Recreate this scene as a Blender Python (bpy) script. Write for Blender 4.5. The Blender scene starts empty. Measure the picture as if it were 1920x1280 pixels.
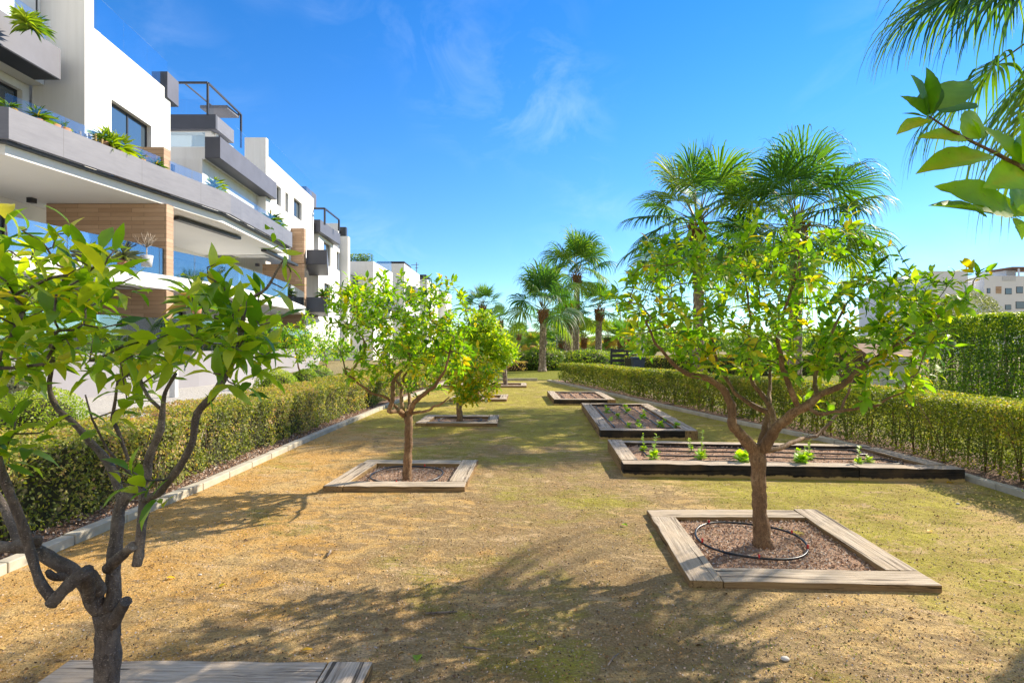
import bpy, math, random
import numpy as np
from mathutils import Vector, Matrix
R = math.radians
random.seed(7); rng = np.random.default_rng(7)
sc = bpy.context.scene
col = sc.collection

# ------------------------------------------------------------------ camera, sky, sun, exposure
CAMH, F, HY = 1.5, 1000.0, 645.0
cam = bpy.data.objects.new('camera', bpy.data.cameras.new('camera'))
cam.location = (0, 0, CAMH); cam.rotation_euler = (R(90), 0, 0)
cam.data.sensor_width = 36; cam.data.lens = 36 * F / 1920.0; cam.data.shift_y = 5 / 1920.0
cam.data.clip_start = 0.05; cam.data.clip_end = 3000
col.objects.link(cam); sc.camera = cam
SUN_AZ, SUN_EL = 33.0, 33.0            # azimuth measured from +X towards +Y
sun = bpy.data.objects.new('sun', bpy.data.lights.new('sun', 'SUN'))
sun.data.energy = 4.8; sun.data.angle = R(0.5); sun.data.color = (1.0, 0.88, 0.70)
sdir = Vector((math.cos(R(SUN_EL)) * math.cos(R(SUN_AZ)), math.cos(R(SUN_EL)) * math.sin(R(SUN_AZ)), math.sin(R(SUN_EL))))
sun.rotation_euler = sdir.to_track_quat('Z', 'Y').to_euler()
col.objects.link(sun)
sc.view_settings.view_transform = 'Standard'; sc.view_settings.look = 'None'
sc.view_settings.exposure = 0.88; sc.view_settings.gamma = 1.0
sc.cycles.max_bounces = 8; sc.cycles.transparent_max_bounces = 12
world = bpy.data.worlds.new('World'); sc.world = world; world.use_nodes = True
wn = world.node_tree; wn.nodes.clear()
def W(t): return wn.nodes.new(t)
sky = W('ShaderNodeTexSky'); sky.sky_type = 'NISHITA'; sky.sun_disc = False
sky.sun_elevation = R(SUN_EL); sky.sun_rotation = R(90 - SUN_AZ)
sky.air_density = 1.0; sky.dust_density = 0.0; sky.ozone_density = 2.2; sky.altitude = 0
hs = W('ShaderNodeHueSaturation'); hs.inputs['Saturation'].default_value = 1.39; hs.inputs['Hue'].default_value = 0.509; hs.inputs['Value'].default_value = 1.0
wn.links.new(sky.outputs[0], hs.inputs['Color'])
# faint wisps of cirrus, a function of the direction in the sky only
tc = W('ShaderNodeTexCoord'); mp = W('ShaderNodeMapping'); mp.inputs['Scale'].default_value = (4.0, 2.0, 6.5)
mp.inputs['Rotation'].default_value = (0, R(-35), 0)
nz = W('ShaderNodeTexNoise'); nz.inputs['Scale'].default_value = 1.6; nz.inputs['Detail'].default_value = 9; nz.inputs['Roughness'].default_value = 0.62; nz.inputs['Distortion'].default_value = 0.7
nz2 = W('ShaderNodeTexNoise'); nz2.inputs['Scale'].default_value = 3.3; nz2.inputs['Detail'].default_value = 2
wn.links.new(tc.outputs['Generated'], mp.inputs[0]); wn.links.new(mp.outputs[0], nz.inputs['Vector']); wn.links.new(tc.outputs['Generated'], nz2.inputs['Vector'])
mr = W('ShaderNodeMapRange'); mr.inputs[1].default_value = 0.44; mr.inputs[2].default_value = 1.0
mr2 = W('ShaderNodeMapRange'); mr2.inputs[1].default_value = 0.43; mr2.inputs[2].default_value = 0.75
wn.links.new(nz.outputs[0], mr.inputs[0]); wn.links.new(nz2.outputs[0], mr2.inputs[0])
mu = W('ShaderNodeMath'); mu.operation = 'MULTIPLY'; wn.links.new(mr.outputs[0], mu.inputs[0]); wn.links.new(mr2.outputs[0], mu.inputs[1])
mxs = W('ShaderNodeMixRGB'); mxs.inputs[2].default_value = (7.5, 8.2, 9.0, 1)
mu2 = W('ShaderNodeMath'); mu2.operation = 'MULTIPLY'; mu2.inputs[1].default_value = .34; wn.links.new(mu.outputs[0], mu2.inputs[0]); wn.links.new(mu2.outputs[0], mxs.inputs[0])
sep = W('ShaderNodeSeparateXYZ'); wn.links.new(tc.outputs['Generated'], sep.inputs[0]); hz_ = W('ShaderNodeMapRange'); hz_.interpolation_type = 'SMOOTHSTEP'; hz_.inputs[1].default_value = -.05; hz_.inputs[2].default_value = .42; wn.links.new(sep.outputs[2], hz_.inputs[0])
hm = W('ShaderNodeMixRGB'); hm.inputs[1].default_value = (.50, .68, .88, 1); hm.inputs[2].default_value = (1, 1, 1, 1); wn.links.new(hz_.outputs[0], hm.inputs[0])
hx = W('ShaderNodeMixRGB'); hx.blend_type = 'MULTIPLY'; hx.inputs[0].default_value = 1; wn.links.new(hs.outputs[0], hx.inputs[1]); wn.links.new(hm.outputs[0], hx.inputs[2]); wn.links.new(hx.outputs[0], mxs.inputs[1])
# unseen white cloud added overhead and behind the camera as neutral fill light
def wm(op, a, b=None):
    x = W('ShaderNodeMath'); x.operation = op
    for k_, v_ in ((0, a), (1, b)):
        if v_ is None: continue
        if isinstance(v_, (int, float)): x.inputs[k_].default_value = v_
        else: wn.links.new(v_, x.inputs[k_])
    return x.outputs[0]
def wr(v_, a, b, c=0.0, d=1.0):
    x = W('ShaderNodeMapRange'); x.interpolation_type = 'SMOOTHSTEP'; x.inputs[1].default_value = a; x.inputs[2].default_value = b; x.inputs[3].default_value = c; x.inputs[4].default_value = d; wn.links.new(v_, x.inputs[0]); return x.outputs[0]
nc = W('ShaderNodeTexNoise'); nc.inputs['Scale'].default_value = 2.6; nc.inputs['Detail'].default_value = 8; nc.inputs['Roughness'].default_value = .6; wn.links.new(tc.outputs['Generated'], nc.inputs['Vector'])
fill_cloud = wm('MAXIMUM', wr(sep.outputs[1], -.10, -.45), wr(sep.outputs[2], .80, .93)); fill_cloud = wm('MULTIPLY', fill_cloud, wr(nc.outputs[0], .36, .52)); fill_cloud = wm('MULTIPLY', fill_cloud, wr(sep.outputs[2], -.02, .08))
mxb = W('ShaderNodeMixRGB'); mxb.inputs[2].default_value = (3.3, 3.2, 3.15, 1); wn.links.new(fill_cloud, mxb.inputs[0]); wn.links.new(mxs.outputs[0], mxb.inputs[1])
bg = W('ShaderNodeBackground'); bg.inputs[1].default_value = 0.135
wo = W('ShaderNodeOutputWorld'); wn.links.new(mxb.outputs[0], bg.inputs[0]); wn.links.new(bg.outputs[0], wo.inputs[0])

# ------------------------------------------------------------------ helpers
def P(px, py, Y): return Vector(((px - 960) / F * Y, Y, CAMH + (HY - py) / F * Y))
def zat(py, Y): return CAMH + (HY - py) / F * Y
def onl(px, p0, dx):                       # point on the line p0 + t*(dx,1) seen at column px
    k = (px - 960) / F
    Y = (p0[0] - dx * p0[1]) / (k - dx)
    return (k * Y, Y)
def tag(o, label=None, cat=None, group=None, kind=None):
    if label: o['label'] = label
    if cat: o['category'] = cat
    if group: o['group'] = group
    if kind: o['kind'] = kind
    return o
def empty(name, loc=(0, 0, 0), rz=0, **k):
    o = bpy.data.objects.new(name, None); o.location = loc; o.rotation_euler = (0, 0, rz); o.empty_display_size = .1
    col.objects.link(o); return tag(o, **k)
def link(name, me, parent=None, **k):
    o = bpy.data.objects.new(name, me); col.objects.link(o)
    if parent:
        o.parent = parent
        # geometry is given in world coordinates: undo the parents' placement
        bpy_m = Matrix.Identity(4); p = parent; chain = []
        while p: chain.append(p); p = p.parent
        for q in reversed(chain): bpy_m = bpy_m @ q.matrix_parent_inverse @ q.matrix_basis
        o.matrix_parent_inverse = bpy_m.inverted()
    return tag(o, **k)
def copy_tree(o, parent=None):
    c = o.copy(); col.objects.link(c); c.parent = parent
    for ch in [x for x in bpy.data.objects if x.parent == o]: copy_tree(ch, c)
    return c

def arr_mesh(name, V, Fq, mat, tint=None, smooth=False, mats=None, midx=None):
    V = np.asarray(V, dtype=np.float32).reshape(-1, 3); Fq = np.asarray(Fq, dtype=np.int32).reshape(-1, 4)
    me = bpy.data.meshes.new(name)
    me.vertices.add(len(V)); me.vertices.foreach_set('co', V.ravel())
    me.loops.add(Fq.size); me.loops.foreach_set('vertex_index', Fq.ravel())
    me.polygons.add(len(Fq)); me.polygons.foreach_set('loop_start', np.arange(0, Fq.size, 4, dtype=np.int32))
    me.polygons.foreach_set('loop_total', np.full(len(Fq), 4, dtype=np.int32))
    if smooth: me.polygons.foreach_set('use_smooth', np.ones(len(Fq), dtype=bool))
    if tint is not None:
        a = me.attributes.new('tint', 'FLOAT', 'POINT'); a.data.foreach_set('value', np.asarray(tint, dtype=np.float32))
    for m in (mats or [mat]): me.materials.append(m)
    if midx is not None: me.polygons.foreach_set('material_index', np.asarray(midx, dtype=np.int32))
    me.update(calc_edges=True); return me

class MB:
    def __init__(s): s.v = []; s.f = []; s.m = []; s.sm = []
    def add(s, vs, fs, m=0, smooth=False):
        b = len(s.v); s.v += [tuple(v) for v in vs]
        for f in fs: s.f.append([b + i for i in f]); s.m.append(m); s.sm.append(smooth)
        return s
    def box(s, x0, x1, y0, y1, z0, z1, m=0, M=None):
        vs = [Vector(c) for c in ((x0, y0, z0), (x1, y0, z0), (x1, y1, z0), (x0, y1, z0), (x0, y0, z1), (x1, y0, z1), (x1, y1, z1), (x0, y1, z1))]
        if M: vs = [M @ v for v in vs]
        return s.add(vs, [(0, 3, 2, 1), (4, 5, 6, 7), (0, 1, 5, 4), (1, 2, 6, 5), (2, 3, 7, 6), (3, 0, 4, 7)], m)
    def prism(s, pts, z0, z1, m=0):        # pts counter-clockwise
        a = sum(pts[i][0] * pts[(i + 1) % len(pts)][1] - pts[(i + 1) % len(pts)][0] * pts[i][1] for i in range(len(pts)))
        if a < 0: pts = pts[::-1]
        n = len(pts); vs = [(p[0], p[1], z0) for p in pts] + [(p[0], p[1], z1) for p in pts]
        return s.add(vs, [list(range(n))[::-1], list(range(n, 2 * n))] + [(i, (i + 1) % n, n + (i + 1) % n, n + i) for i in range(n)], m)
    def slab(s, a, b, t, z0, z1, m=0):     # vertical panel from a to b (xy), thickness t towards the left of a->b
        d = Vector((b[0] - a[0], b[1] - a[1])); n = Vector((-d.y, d.x)).normalized() * t
        return s.prism([(a[0], a[1]), (b[0], b[1]), (b[0] + n.x, b[1] + n.y), (a[0] + n.x, a[1] + n.y)], z0, z1, m)
    def beam(s, a, b, w, h=None, m=0):     # rectangular bar between two 3-D points
        a = Vector(a); b = Vector(b); h = h or w; d = b - a
        q = d.to_track_quat('X', 'Z'); M = Matrix.Translation(a) @ q.to_matrix().to_4x4()
        return s.box(0, d.length, -w / 2, w / 2, -h / 2, h / 2, m, M)
    def tube(s, pts, rad, n=8, m=0, cap=True, knob=0.0, smooth=True):
        pts = [Vector(p) for p in pts]
        if not hasattr(rad, '__len__'): rad = [rad] * len(pts)
        up = Vector((0.13, 0.21, 1)).normalized(); rings = []; vs = []
        t = (pts[1] - pts[0]).normalized(); u = t.cross(up)
        if u.length < .1: u = t.cross(Vector((1, 0, 0)))
        u.normalize()
        for i, p in enumerate(pts):
            t = (pts[min(i + 1, len(pts) - 1)] - pts[max(i - 1, 0)])
            if t.length < 1e-9: t = Vector((0, 0, 1))
            t.normalize(); u = (u - t * u.dot(t)).normalized(); w = t.cross(u)
            for k in range(n):
                a = 2 * math.pi * k / n; r = rad[i] * (1 + knob * random.uniform(-1, 1))
                vs.append(p + (u * math.cos(a) + w * math.sin(a)) * r)
        fs = [(i * n + k, i * n + (k + 1) % n, (i + 1) * n + (k + 1) % n, (i + 1) * n + k) for i in range(len(pts) - 1) for k in range(n)]
        s.add(vs, fs, m, smooth)
        if cap:
            b = len(s.v) - len(vs)
            s.f.append([b + k for k in range(n)][::-1]); s.m.append(m); s.sm.append(False)
            s.f.append([b + (len(pts) - 1) * n + k for k in range(n)]); s.m.append(m); s.sm.append(False)
        return s
    def lathe(s, prof, c, n=20, m=0):      # prof = [(r, z)...]
        vs = [(c[0] + r * math.cos(2 * math.pi * k / n), c[1] + r * math.sin(2 * math.pi * k / n), c[2] + z) for r, z in prof for k in range(n)]
        fs = [(i * n + k, i * n + (k + 1) % n, (i + 1) * n + (k + 1) % n, (i + 1) * n + k) for i in range(len(prof) - 1) for k in range(n)]
        return s.add(vs, fs, m, True)
    def ball(s, c, r, m=0, n=8, sq=(1, 1, 1)):
        prof = [(max(r * math.sin(math.pi * i / n), 1e-4), -r * math.cos(math.pi * i / n)) for i in range(n + 1)]
        b = len(s.v); s.lathe(prof, (0, 0, 0), n + 2, m)
        for i in range(b, len(s.v)):
            v = s.v[i]; s.v[i] = (c[0] + v[0] * sq[0], c[1] + v[1] * sq[1], c[2] + v[2] * sq[2])
        return s
    def build(s, name, mats, parent=None, **k):
        if not isinstance(mats, (list, tuple)): mats = [mats]
        me = bpy.data.meshes.new(name); me.from_pydata(s.v, [], s.f)
        for m in mats: me.materials.append(m)
        me.polygons.foreach_set('material_index', s.m); me.polygons.foreach_set('use_smooth', s.sm); me.update()
        return link(name, me, parent, **k)
def bevel(o, w=0.006, seg=2):
    b = o.modifiers.new('bevel', 'BEVEL'); b.width = w; b.segments = seg; b.limit_method = 'ANGLE'; return o

# ------------------------------------------------------------------ materials
def new_mat(name):
    m = bpy.data.materials.new(name); m.use_nodes = True; n = m.node_tree; b = n.nodes['Principled BSDF']; return m, n, b
def N(n, t, **k):
    x = n.nodes.new(t)
    for a, v in k.items():
        if a.startswith('i_'): x.inputs[a[2:].replace('_', ' ')].default_value = v
        else: setattr(x, a, v)
    return x
def noise(n, vec, scale, detail=4, rough=.55, dist=0):
    x = N(n, 'ShaderNodeTexNoise'); x.inputs['Scale'].default_value = scale; x.inputs['Detail'].default_value = detail
    x.inputs['Roughness'].default_value = rough; x.inputs['Distortion'].default_value = dist
    n.links.new(vec, x.inputs['Vector']); return x.outputs[0]
def rmap(n, v, a, b, c=0.0, d=1.0):
    x = N(n, 'ShaderNodeMapRange'); x.inputs[1].default_value = a; x.inputs[2].default_value = b; x.inputs[3].default_value = c; x.inputs[4].default_value = d
    n.links.new(v, x.inputs[0]); return x.outputs[0]
def mixc(n, f, a, b, mode='MIX'):
    x = N(n, 'ShaderNodeMixRGB', blend_type=mode)
    for s, v in ((0, f), (1, a), (2, b)):
        if isinstance(v, (int, float)): x.inputs[s].default_value = v
        elif isinstance(v, tuple): x.inputs[s].default_value = (*v, 1)
        else: n.links.new(v, x.inputs[s])
    return x.outputs[0]
def math_(n, op, a, b=None):
    x = N(n, 'ShaderNodeMath', operation=op)
    for s, v in ((0, a), (1, b)):
        if v is None: continue
        if isinstance(v, (int, float)): x.inputs[s].default_value = v
        else: n.links.new(v, x.inputs[s])
    return x.outputs[0]
def bump(n, b, h, strength=.4, dist=.01):
    x = N(n, 'ShaderNodeBump'); x.inputs['Strength'].default_value = strength; x.inputs['Distance'].default_value = dist
    n.links.new(h, x.inputs['Height']); n.links.new(x.outputs[0], b.inputs['Normal'])
def coords(n, scale=None, which='Object'):
    t = N(n, 'ShaderNodeTexCoord'); o = t.outputs[which]
    if scale:
        m = N(n, 'ShaderNodeMapping'); m.inputs['Scale'].default_value = scale; n.links.new(o, m.inputs[0]); return m.outputs[0]
    return o
def plain(name, c, rough=.6, metal=0, var=.12, scale=6, bstr=.1, spec=.5, bscale=60):
    m, n, b = new_mat(name); v = coords(n)
    f = noise(n, v, scale, 5, .6)
    n.links.new(mixc(n, rmap(n, f, .3, .7), tuple(x * (1 - var) for x in c), tuple(min(x * (1 + var), 1) for x in c)), b.inputs['Base Color'])
    b.inputs['Roughness'].default_value = rough; b.inputs['Metallic'].default_value = metal; b.inputs['Specular IOR Level'].default_value = spec
    if bstr: bump(n, b, noise(n, v, bscale, 3), bstr, .004)
    return m
def leaf_mat(name, stops, trans=.45, rough=.42, tcol=None, veins=True, spec=.5):
    m, n, b = new_mat(name)
    at = N(n, 'ShaderNodeAttribute', attribute_name='tint')
    cr = N(n, 'ShaderNodeValToRGB'); n.links.new(at.outputs['Fac'], cr.inputs[0])
    e = cr.color_ramp.elements
    e[0].position = stops[0][0]; e[0].color = (*stops[0][1], 1); e[1].position = stops[-1][0]; e[1].color = (*stops[-1][1], 1)
    for p, c in stops[1:-1]: x = e.new(p); x.color = (*c, 1)
    c = cr.outputs[0]
    f = noise(n, coords(n), 25, 3)
    c = mixc(n, .35, c, mixc(n, f, (.35, .35, .35), (1.6, 1.6, 1.6)), 'MULTIPLY')
    c = mixc(n, rmap(n, noise(n, coords(n), 95, 4, .7), .62, .70, 0, .55), c, (.16, .12, .03))
    n.links.new(c, b.inputs['Base Color']); b.inputs['Roughness'].default_value = rough; b.inputs['Specular IOR Level'].default_value = spec
    tr = N(n, 'ShaderNodeBsdfTranslucent')
    n.links.new(mixc(n, 1.0, c, tcol or (2.15, 2.2, .45), 'MULTIPLY'), tr.inputs[0])
    mx = N(n, 'ShaderNodeMixShader'); mx.inputs[0].default_value = trans
    n.links.new(b.outputs[0], mx.inputs[1]); n.links.new(tr.outputs[0], mx.inputs[2])
    n.links.new(mx.outputs[0], n.nodes['Material Output'].inputs['Surface'])
    return m
M = {}
M['citrus'] = leaf_mat('citrus_leaf', [(0, (.020, .075, .010)), (.35, (.11, .25, .014)), (.75, (.24, .40, .018)), (.9, (.38, .40, .02)), (1, (.68, .45, .02))], .5, .47)
M['citrus_dark'] = leaf_mat('citrus_leaf_dark', [(0, (.030, .11, .012)), (.5, (.19, .33, .016)), (.9, (.42, .47, .03)), (1, (.6, .42, .02))], .48, .42)
M['palm'] = leaf_mat('palm_leaf', [(0, (.030, .10, .035)), (.5, (.085, .19, .030)), (.85, (.20, .28, .03)), (1, (.42, .27, .10))], .42, .55)
M['hedge'] = leaf_mat('hedge_leaf', [(0, (.055, .085, .016)), (.40, (.19, .23, .035)), (.62, (.40, .37, .10)), (.8, (.48, .33, .18)), (1, (.42, .22, .15))], .4, .6)
M['hedge_green'] = leaf_mat('hedge_leaf_green', [(0, (.045, .075, .016)), (.5, (.145, .19, .028)), (.85, (.33, .32, .06)), (1, (.40, .26, .10))], .45, .55)
M['shrub'] = leaf_mat('shrub_leaf', [(0, (.04, .11, .02)), (.6, (.14, .24, .03)), (1, (.40, .44, .04))], .42, .5)
M['ball'] = leaf_mat('ball_bush_leaf', [(0, (.10, .19, .012)), (.6, (.26, .36, .02)), (1, (.42, .44, .03))], .4, .5)
M['olive'] = leaf_mat('olive_leaf', [(0, (.09, .12, .08)), (.6, (.17, .20, .13)), (1, (.28, .30, .20))], .3, .5)
M['lettuce'] = leaf_mat('lettuce_leaf', [(0, (.20, .36, .03)), (1, (.40, .52, .05))], .45, .5)
M['moss'] = leaf_mat('grass_blade', [(0, (.06, .10, .012)), (.6, (.14, .17, .02)), (1, (.26, .25, .04))], .35, .6)

def mat_bark(name, c1, c2, sc_=1.0):
    m, n, b = new_mat(name); v = coords(n, (26 * sc_, 26 * sc_, 7 * sc_))
    f = noise(n, v, 1.0, 7, .7, .4); g = noise(n, coords(n), 9, 3)
    c = mixc(n, rmap(n, f, .33, .66), c1, c2)
    c = mixc(n, rmap(n, g, .52, .68), c, tuple(min(1, x * 1.55 + .03) for x in c2))
    n.links.new(c, b.inputs['Base Color']); b.inputs['Roughness'].default_value = .85
    bump(n, b, f, .9, .008); return m
M['bark'] = mat_bark('bark_brown', (.10, .052, .024), (.42, .25, .125))
M['bark_grey'] = mat_bark('bark_grey', (.05, .040, .034), (.27, .215, .17))
def mat_bark_fine(name, c1, c2, c3):
    m, n, b = new_mat(name); v = coords(n, (55, 55, 17)); f = noise(n, v, 1.0, 9, .74, .7); g = noise(n, coords(n), 13, 6, .7); sp = noise(n, coords(n, (1, 1, 1.4)), 170, 3, .6); big = noise(n, coords(n), 4.5, 3)
    c = mixc(n, rmap(n, f, .36, .62), c1, c2); c = mixc(n, rmap(n, g, .50, .66, 0, .8), c, c3); c = mixc(n, rmap(n, sp, .60, .68, 0, .8), c, tuple(min(1, x * 1.9) for x in c3)); c = mixc(n, rmap(n, big, .4, .6, 0, .55), c, c1)
    n.links.new(c, b.inputs['Base Color']); b.inputs['Roughness'].default_value = .75
    bump(n, b, math_(n, 'ADD', math_(n, 'ADD', f, g), math_(n, 'MULTIPLY', sp, .4)), 1.0, .012); return m
M['bark_near'] = mat_bark_fine('bark_near', (.07, .052, .042), (.23, .18, .145), (.36, .29, .23))
M['bark'] = mat_bark_fine('bark_brown', (.11, .055, .025), (.36, .21, .10), (.46, .30, .16))
M['twig'] = plain('green_twig', (.10, .10, .03), .7)
M['palm_trunk'] = mat_bark('palm_trunk', (.10, .07, .05), (.38, .30, .23), .6)
M['thatch'] = plain('dead_palm_boots', (.24, .12, .05), .9, var=.45, scale=12, bstr=.5)

# sand floor of the garden: orange grit, pale worn patches, grey-brown damp patches, yellow-green moss
def mat_sand():
    m, n, b = new_mat('garden_sand'); v = coords(n)
    sx = N(n, 'ShaderNodeSeparateXYZ'); n.links.new(v, sx.inputs[0]); X, Y = sx.outputs[0], sx.outputs[1]
    big = noise(n, v, .55, 5, .6, .3); med = noise(n, v, 2.3, 7, .66, .5); med2 = noise(n, coords(n, (1.0, 2.0, 1)), 3.1, 8, .7, .8)
    fine = noise(n, v, 75, 3, .75); grit = noise(n, v, 260, 2, .7)
    cells = N(n, 'ShaderNodeTexVoronoi'); cells.inputs['Scale'].default_value = 95; n.links.new(v, cells.inputs['Vector'])
    c = mixc(n, rmap(n, math_(n, 'ADD', med, rmap(n, X, -3, 2, -.10, .12)), .34, .62), (.74, .43, .12), (.78, .56, .25))
    # greyer brown film, mostly in the middle of the floor
    mid = math_(n, 'SUBTRACT', 1.0, math_(n, 'ABSOLUTE', math_(n, 'MULTIPLY', math_(n, 'SUBTRACT', X, .35), .33)))
    dk = math_(n, 'ADD', math_(n, 'MULTIPLY', med2, .9), math_(n, 'MULTIPLY', mid, .20))
    c = mixc(n, rmap(n, dk, .49, .58, 0, .72), c, (.27, .205, .12))
    # moss, more to the right and towards the back
    g = math_(n, 'ADD', math_(n, 'MULTIPLY', big, .75), math_(n, 'MULTIPLY', med2, .35))
    g = math_(n, 'ADD', g, rmap(n, X, -2.5, 3.5, -.10, .095)); g = math_(n, 'ADD', g, rmap(n, Y, 6, 12, 0, .27))
    moss = mixc(n, rmap(n, med, .4, .65), (.30, .29, .022), (.55, .54, .03))
    c = mixc(n, math_(n, 'MULTIPLY', rmap(n, g, .535, .64, 0, .92), rmap(n, fine, .3, .6, .55, 1)), c, moss)
    # bare pale patches
    c = mixc(n, rmap(n, noise(n, coords(n, (1, 2.2, 1)), 1.7, 9, .75, 1.2), .565, .62, 0, .8), c, (.80, .58, .33))
    c = mixc(n, rmap(n, fine, .30, .66, .72, 0), c, (.17, .10, .04))
    c = mixc(n, rmap(n, cells.outputs['Color'], .65, 1.0, 0, .5), c, (.75, .56, .33))
    c = mixc(n, rmap(n, grit, .60, .72, 0, .55), c, (.12, .08, .04))
    n.links.new(c, b.inputs['Base Color']); b.inputs['Roughness'].default_value = .95; b.inputs['Specular IOR Level'].default_value = .15
    h = math_(n, 'ADD', math_(n, 'MULTIPLY', fine, 1.0), math_(n, 'MULTIPLY', grit, .5)); h = math_(n, 'ADD', h, math_(n, 'MULTIPLY', math_(n, 'ADD', med, noise(n, v, 11, 5, .6)), 3.0))
    bump(n, b, h, 1.0, .015); return m
M['sand'] = mat_sand()
def mat_soil(name, c1, c2, c3):
    m, n, b = new_mat(name); v = coords(n)
    a = noise(n, v, 14, 6, .7); f = noise(n, v, 110, 3, .8)
    c = mixc(n, rmap(n, a, .35, .65), c1, c2); c = mixc(n, rmap(n, f, .5, .68), c, c3)
    n.links.new(c, b.inputs['Base Color']); b.inputs['Roughness'].default_value = .95; b.inputs['Specular IOR Level'].default_value = .1
    bump(n, b, math_(n, 'ADD', a, f), .9, .03); return m
M['soil'] = mat_soil('bed_soil', (.34, .20, .13), (.56, .37, .26), (.68, .50, .38))
M['mulch'] = mat_soil('mulch', (.18, .11, .085), (.32, .21, .16), (.50, .38, .30))
M['gravel'] = mat_soil('pale_gravel', (.42, .40, .37), (.62, .59, .54), (.72, .70, .66))
M['earth'] = mat_soil('dry_earth', (.26, .20, .11), (.34, .28, .15), (.20, .22, .08))
M['lawn'] = mat_soil('lawn', (.14, .17, .02), (.26, .27, .035), (.30, .28, .08))
def mat_wood(name, c1, c2, c3, gx=2.2, gy=60):
    m, n, b = new_mat(name); v = coords(n, (gx, gy, gy), 'Object')
    oi = N(n, 'ShaderNodeObjectInfo'); add = N(n, 'ShaderNodeVectorMath', operation='ADD'); n.links.new(v, add.inputs[0])
    sc3 = N(n, 'ShaderNodeVectorMath', operation='SCALE'); sc3.inputs['Scale'].default_value = 40
    cmb = N(n, 'ShaderNodeCombineXYZ'); [n.links.new(oi.outputs['Random'], cmb.inputs[i]) for i in range(3)]
    n.links.new(cmb.outputs[0], sc3.inputs[0]); n.links.new(sc3.outputs[0], add.inputs[1]); v = add.outputs[0]
    g = noise(n, v, 1.0, 8, .72, .6); crack = noise(n, v, .38, 5, .65, .5); w = noise(n, coords(n), 4, 5, .6)
    c = mixc(n, rmap(n, g, .34, .64), c1, c2); c = mixc(n, rmap(n, w, .45, .65, 0, .7), c, c3)
    c = mixc(n, rmap(n, crack, .575, .625, 0, .85), c, tuple(x * .22 for x in c1))
    n.links.new(c, b.inputs['Base Color']); b.inputs['Roughness'].default_value = .9; b.inputs['Specular IOR Level'].default_value = .2
    bump(n, b, math_(n, 'ADD', g, math_(n, 'MULTIPLY', crack, 1.2)), .8, .008); return m
M['sleeper'] = mat_wood('weathered_sleeper', (.19, .145, .105), (.68, .58, .46), (.50, .40, .29))
M['sleeper_side'] = mat_wood('sleeper_side', (.13, .075, .035), (.38, .25, .12), (.30, .21, .10))
M['tar'] = mat_wood('tarred_sleeper', (.010, .009, .009), (.045, .038, .034), (.09, .06, .035))
M['concrete'] = plain('kerb_concrete', (.46, .42, .33), .9, var=.22, scale=5, bstr=.4, bscale=90)
M['hose'] = plain('black_hose', (.012, .012, .014), .35, var=.1, bstr=0)
M['red'] = plain('red_dripper', (.55, .03, .02), .4, bstr=0)
def mat_render_wall():
    m, n, b = new_mat('white_render'); v = coords(n); st = noise(n, coords(n, (5, 5, .35)), 1.0, 6, .65); g = noise(n, v, .7, 4)
    c = mixc(n, rmap(n, st, .45, .75, 0, .5), (.80, .80, .79), (.66, .65, .63)); c = mixc(n, rmap(n, g, .45, .7, 0, .4), c, (.74, .74, .73))
    n.links.new(c, b.inputs['Base Color']); b.inputs['Roughness'].default_value = .85; bump(n, b, noise(n, v, 150, 3), .08, .004); return m
M['white'] = mat_render_wall()
M['white2'] = plain('white_soffit', (.76, .75, .72), .85, var=.03, scale=.6, bstr=.05)
M['far_white'] = plain('aged_white_render', (.74, .74, .75), .9, var=.06, scale=.3, bstr=0)
def mat_panel():
    m, n, b = new_mat('grey_panel'); v = coords(n)
    f = noise(n, coords(n, (1.2, 1.2, 7)), 1.5, 6, .7); g = noise(n, v, .8, 3)
    c = mixc(n, rmap(n, f, .3, .7), (.125, .13, .165), (.175, .18, .215)); c = mixc(n, rmap(n, g, .4, .7, 0, .5), c, (.21, .215, .25))
    n.links.new(c, b.inputs['Base Color']); sy = N(n, 'ShaderNodeSeparateXYZ'); n.links.new(v, sy.inputs[0]); jf = math_(n, 'FRACT', math_(n, 'MULTIPLY', sy.outputs[1], .42)); jl = math_(n, 'LESS_THAN', jf, .006)
    n.links.new(mixc(n, math_(n, 'MULTIPLY', jl, .6), c, (.05, .05, .06)), b.inputs['Base Color']); b.inputs['Roughness'].default_value = .55; return m
M['panel'] = mat_panel()
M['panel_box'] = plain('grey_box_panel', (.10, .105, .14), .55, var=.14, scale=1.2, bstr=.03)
M['panel_shade'] = plain('shaded_panel', (.05, .055, .075), .5, var=.12, scale=1.5, bstr=.03)  # darker copy of the grey panel, shade painted into ends and undersides
M['metal'] = plain('anthracite_metal', (.028, .030, .036), .4, metal=.0, var=.1, bstr=0)
M['terrace_wall'] = plain('lilac_grey_render', (.30, .29, .31), .85, var=.06, scale=.7, bstr=.05)
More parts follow.
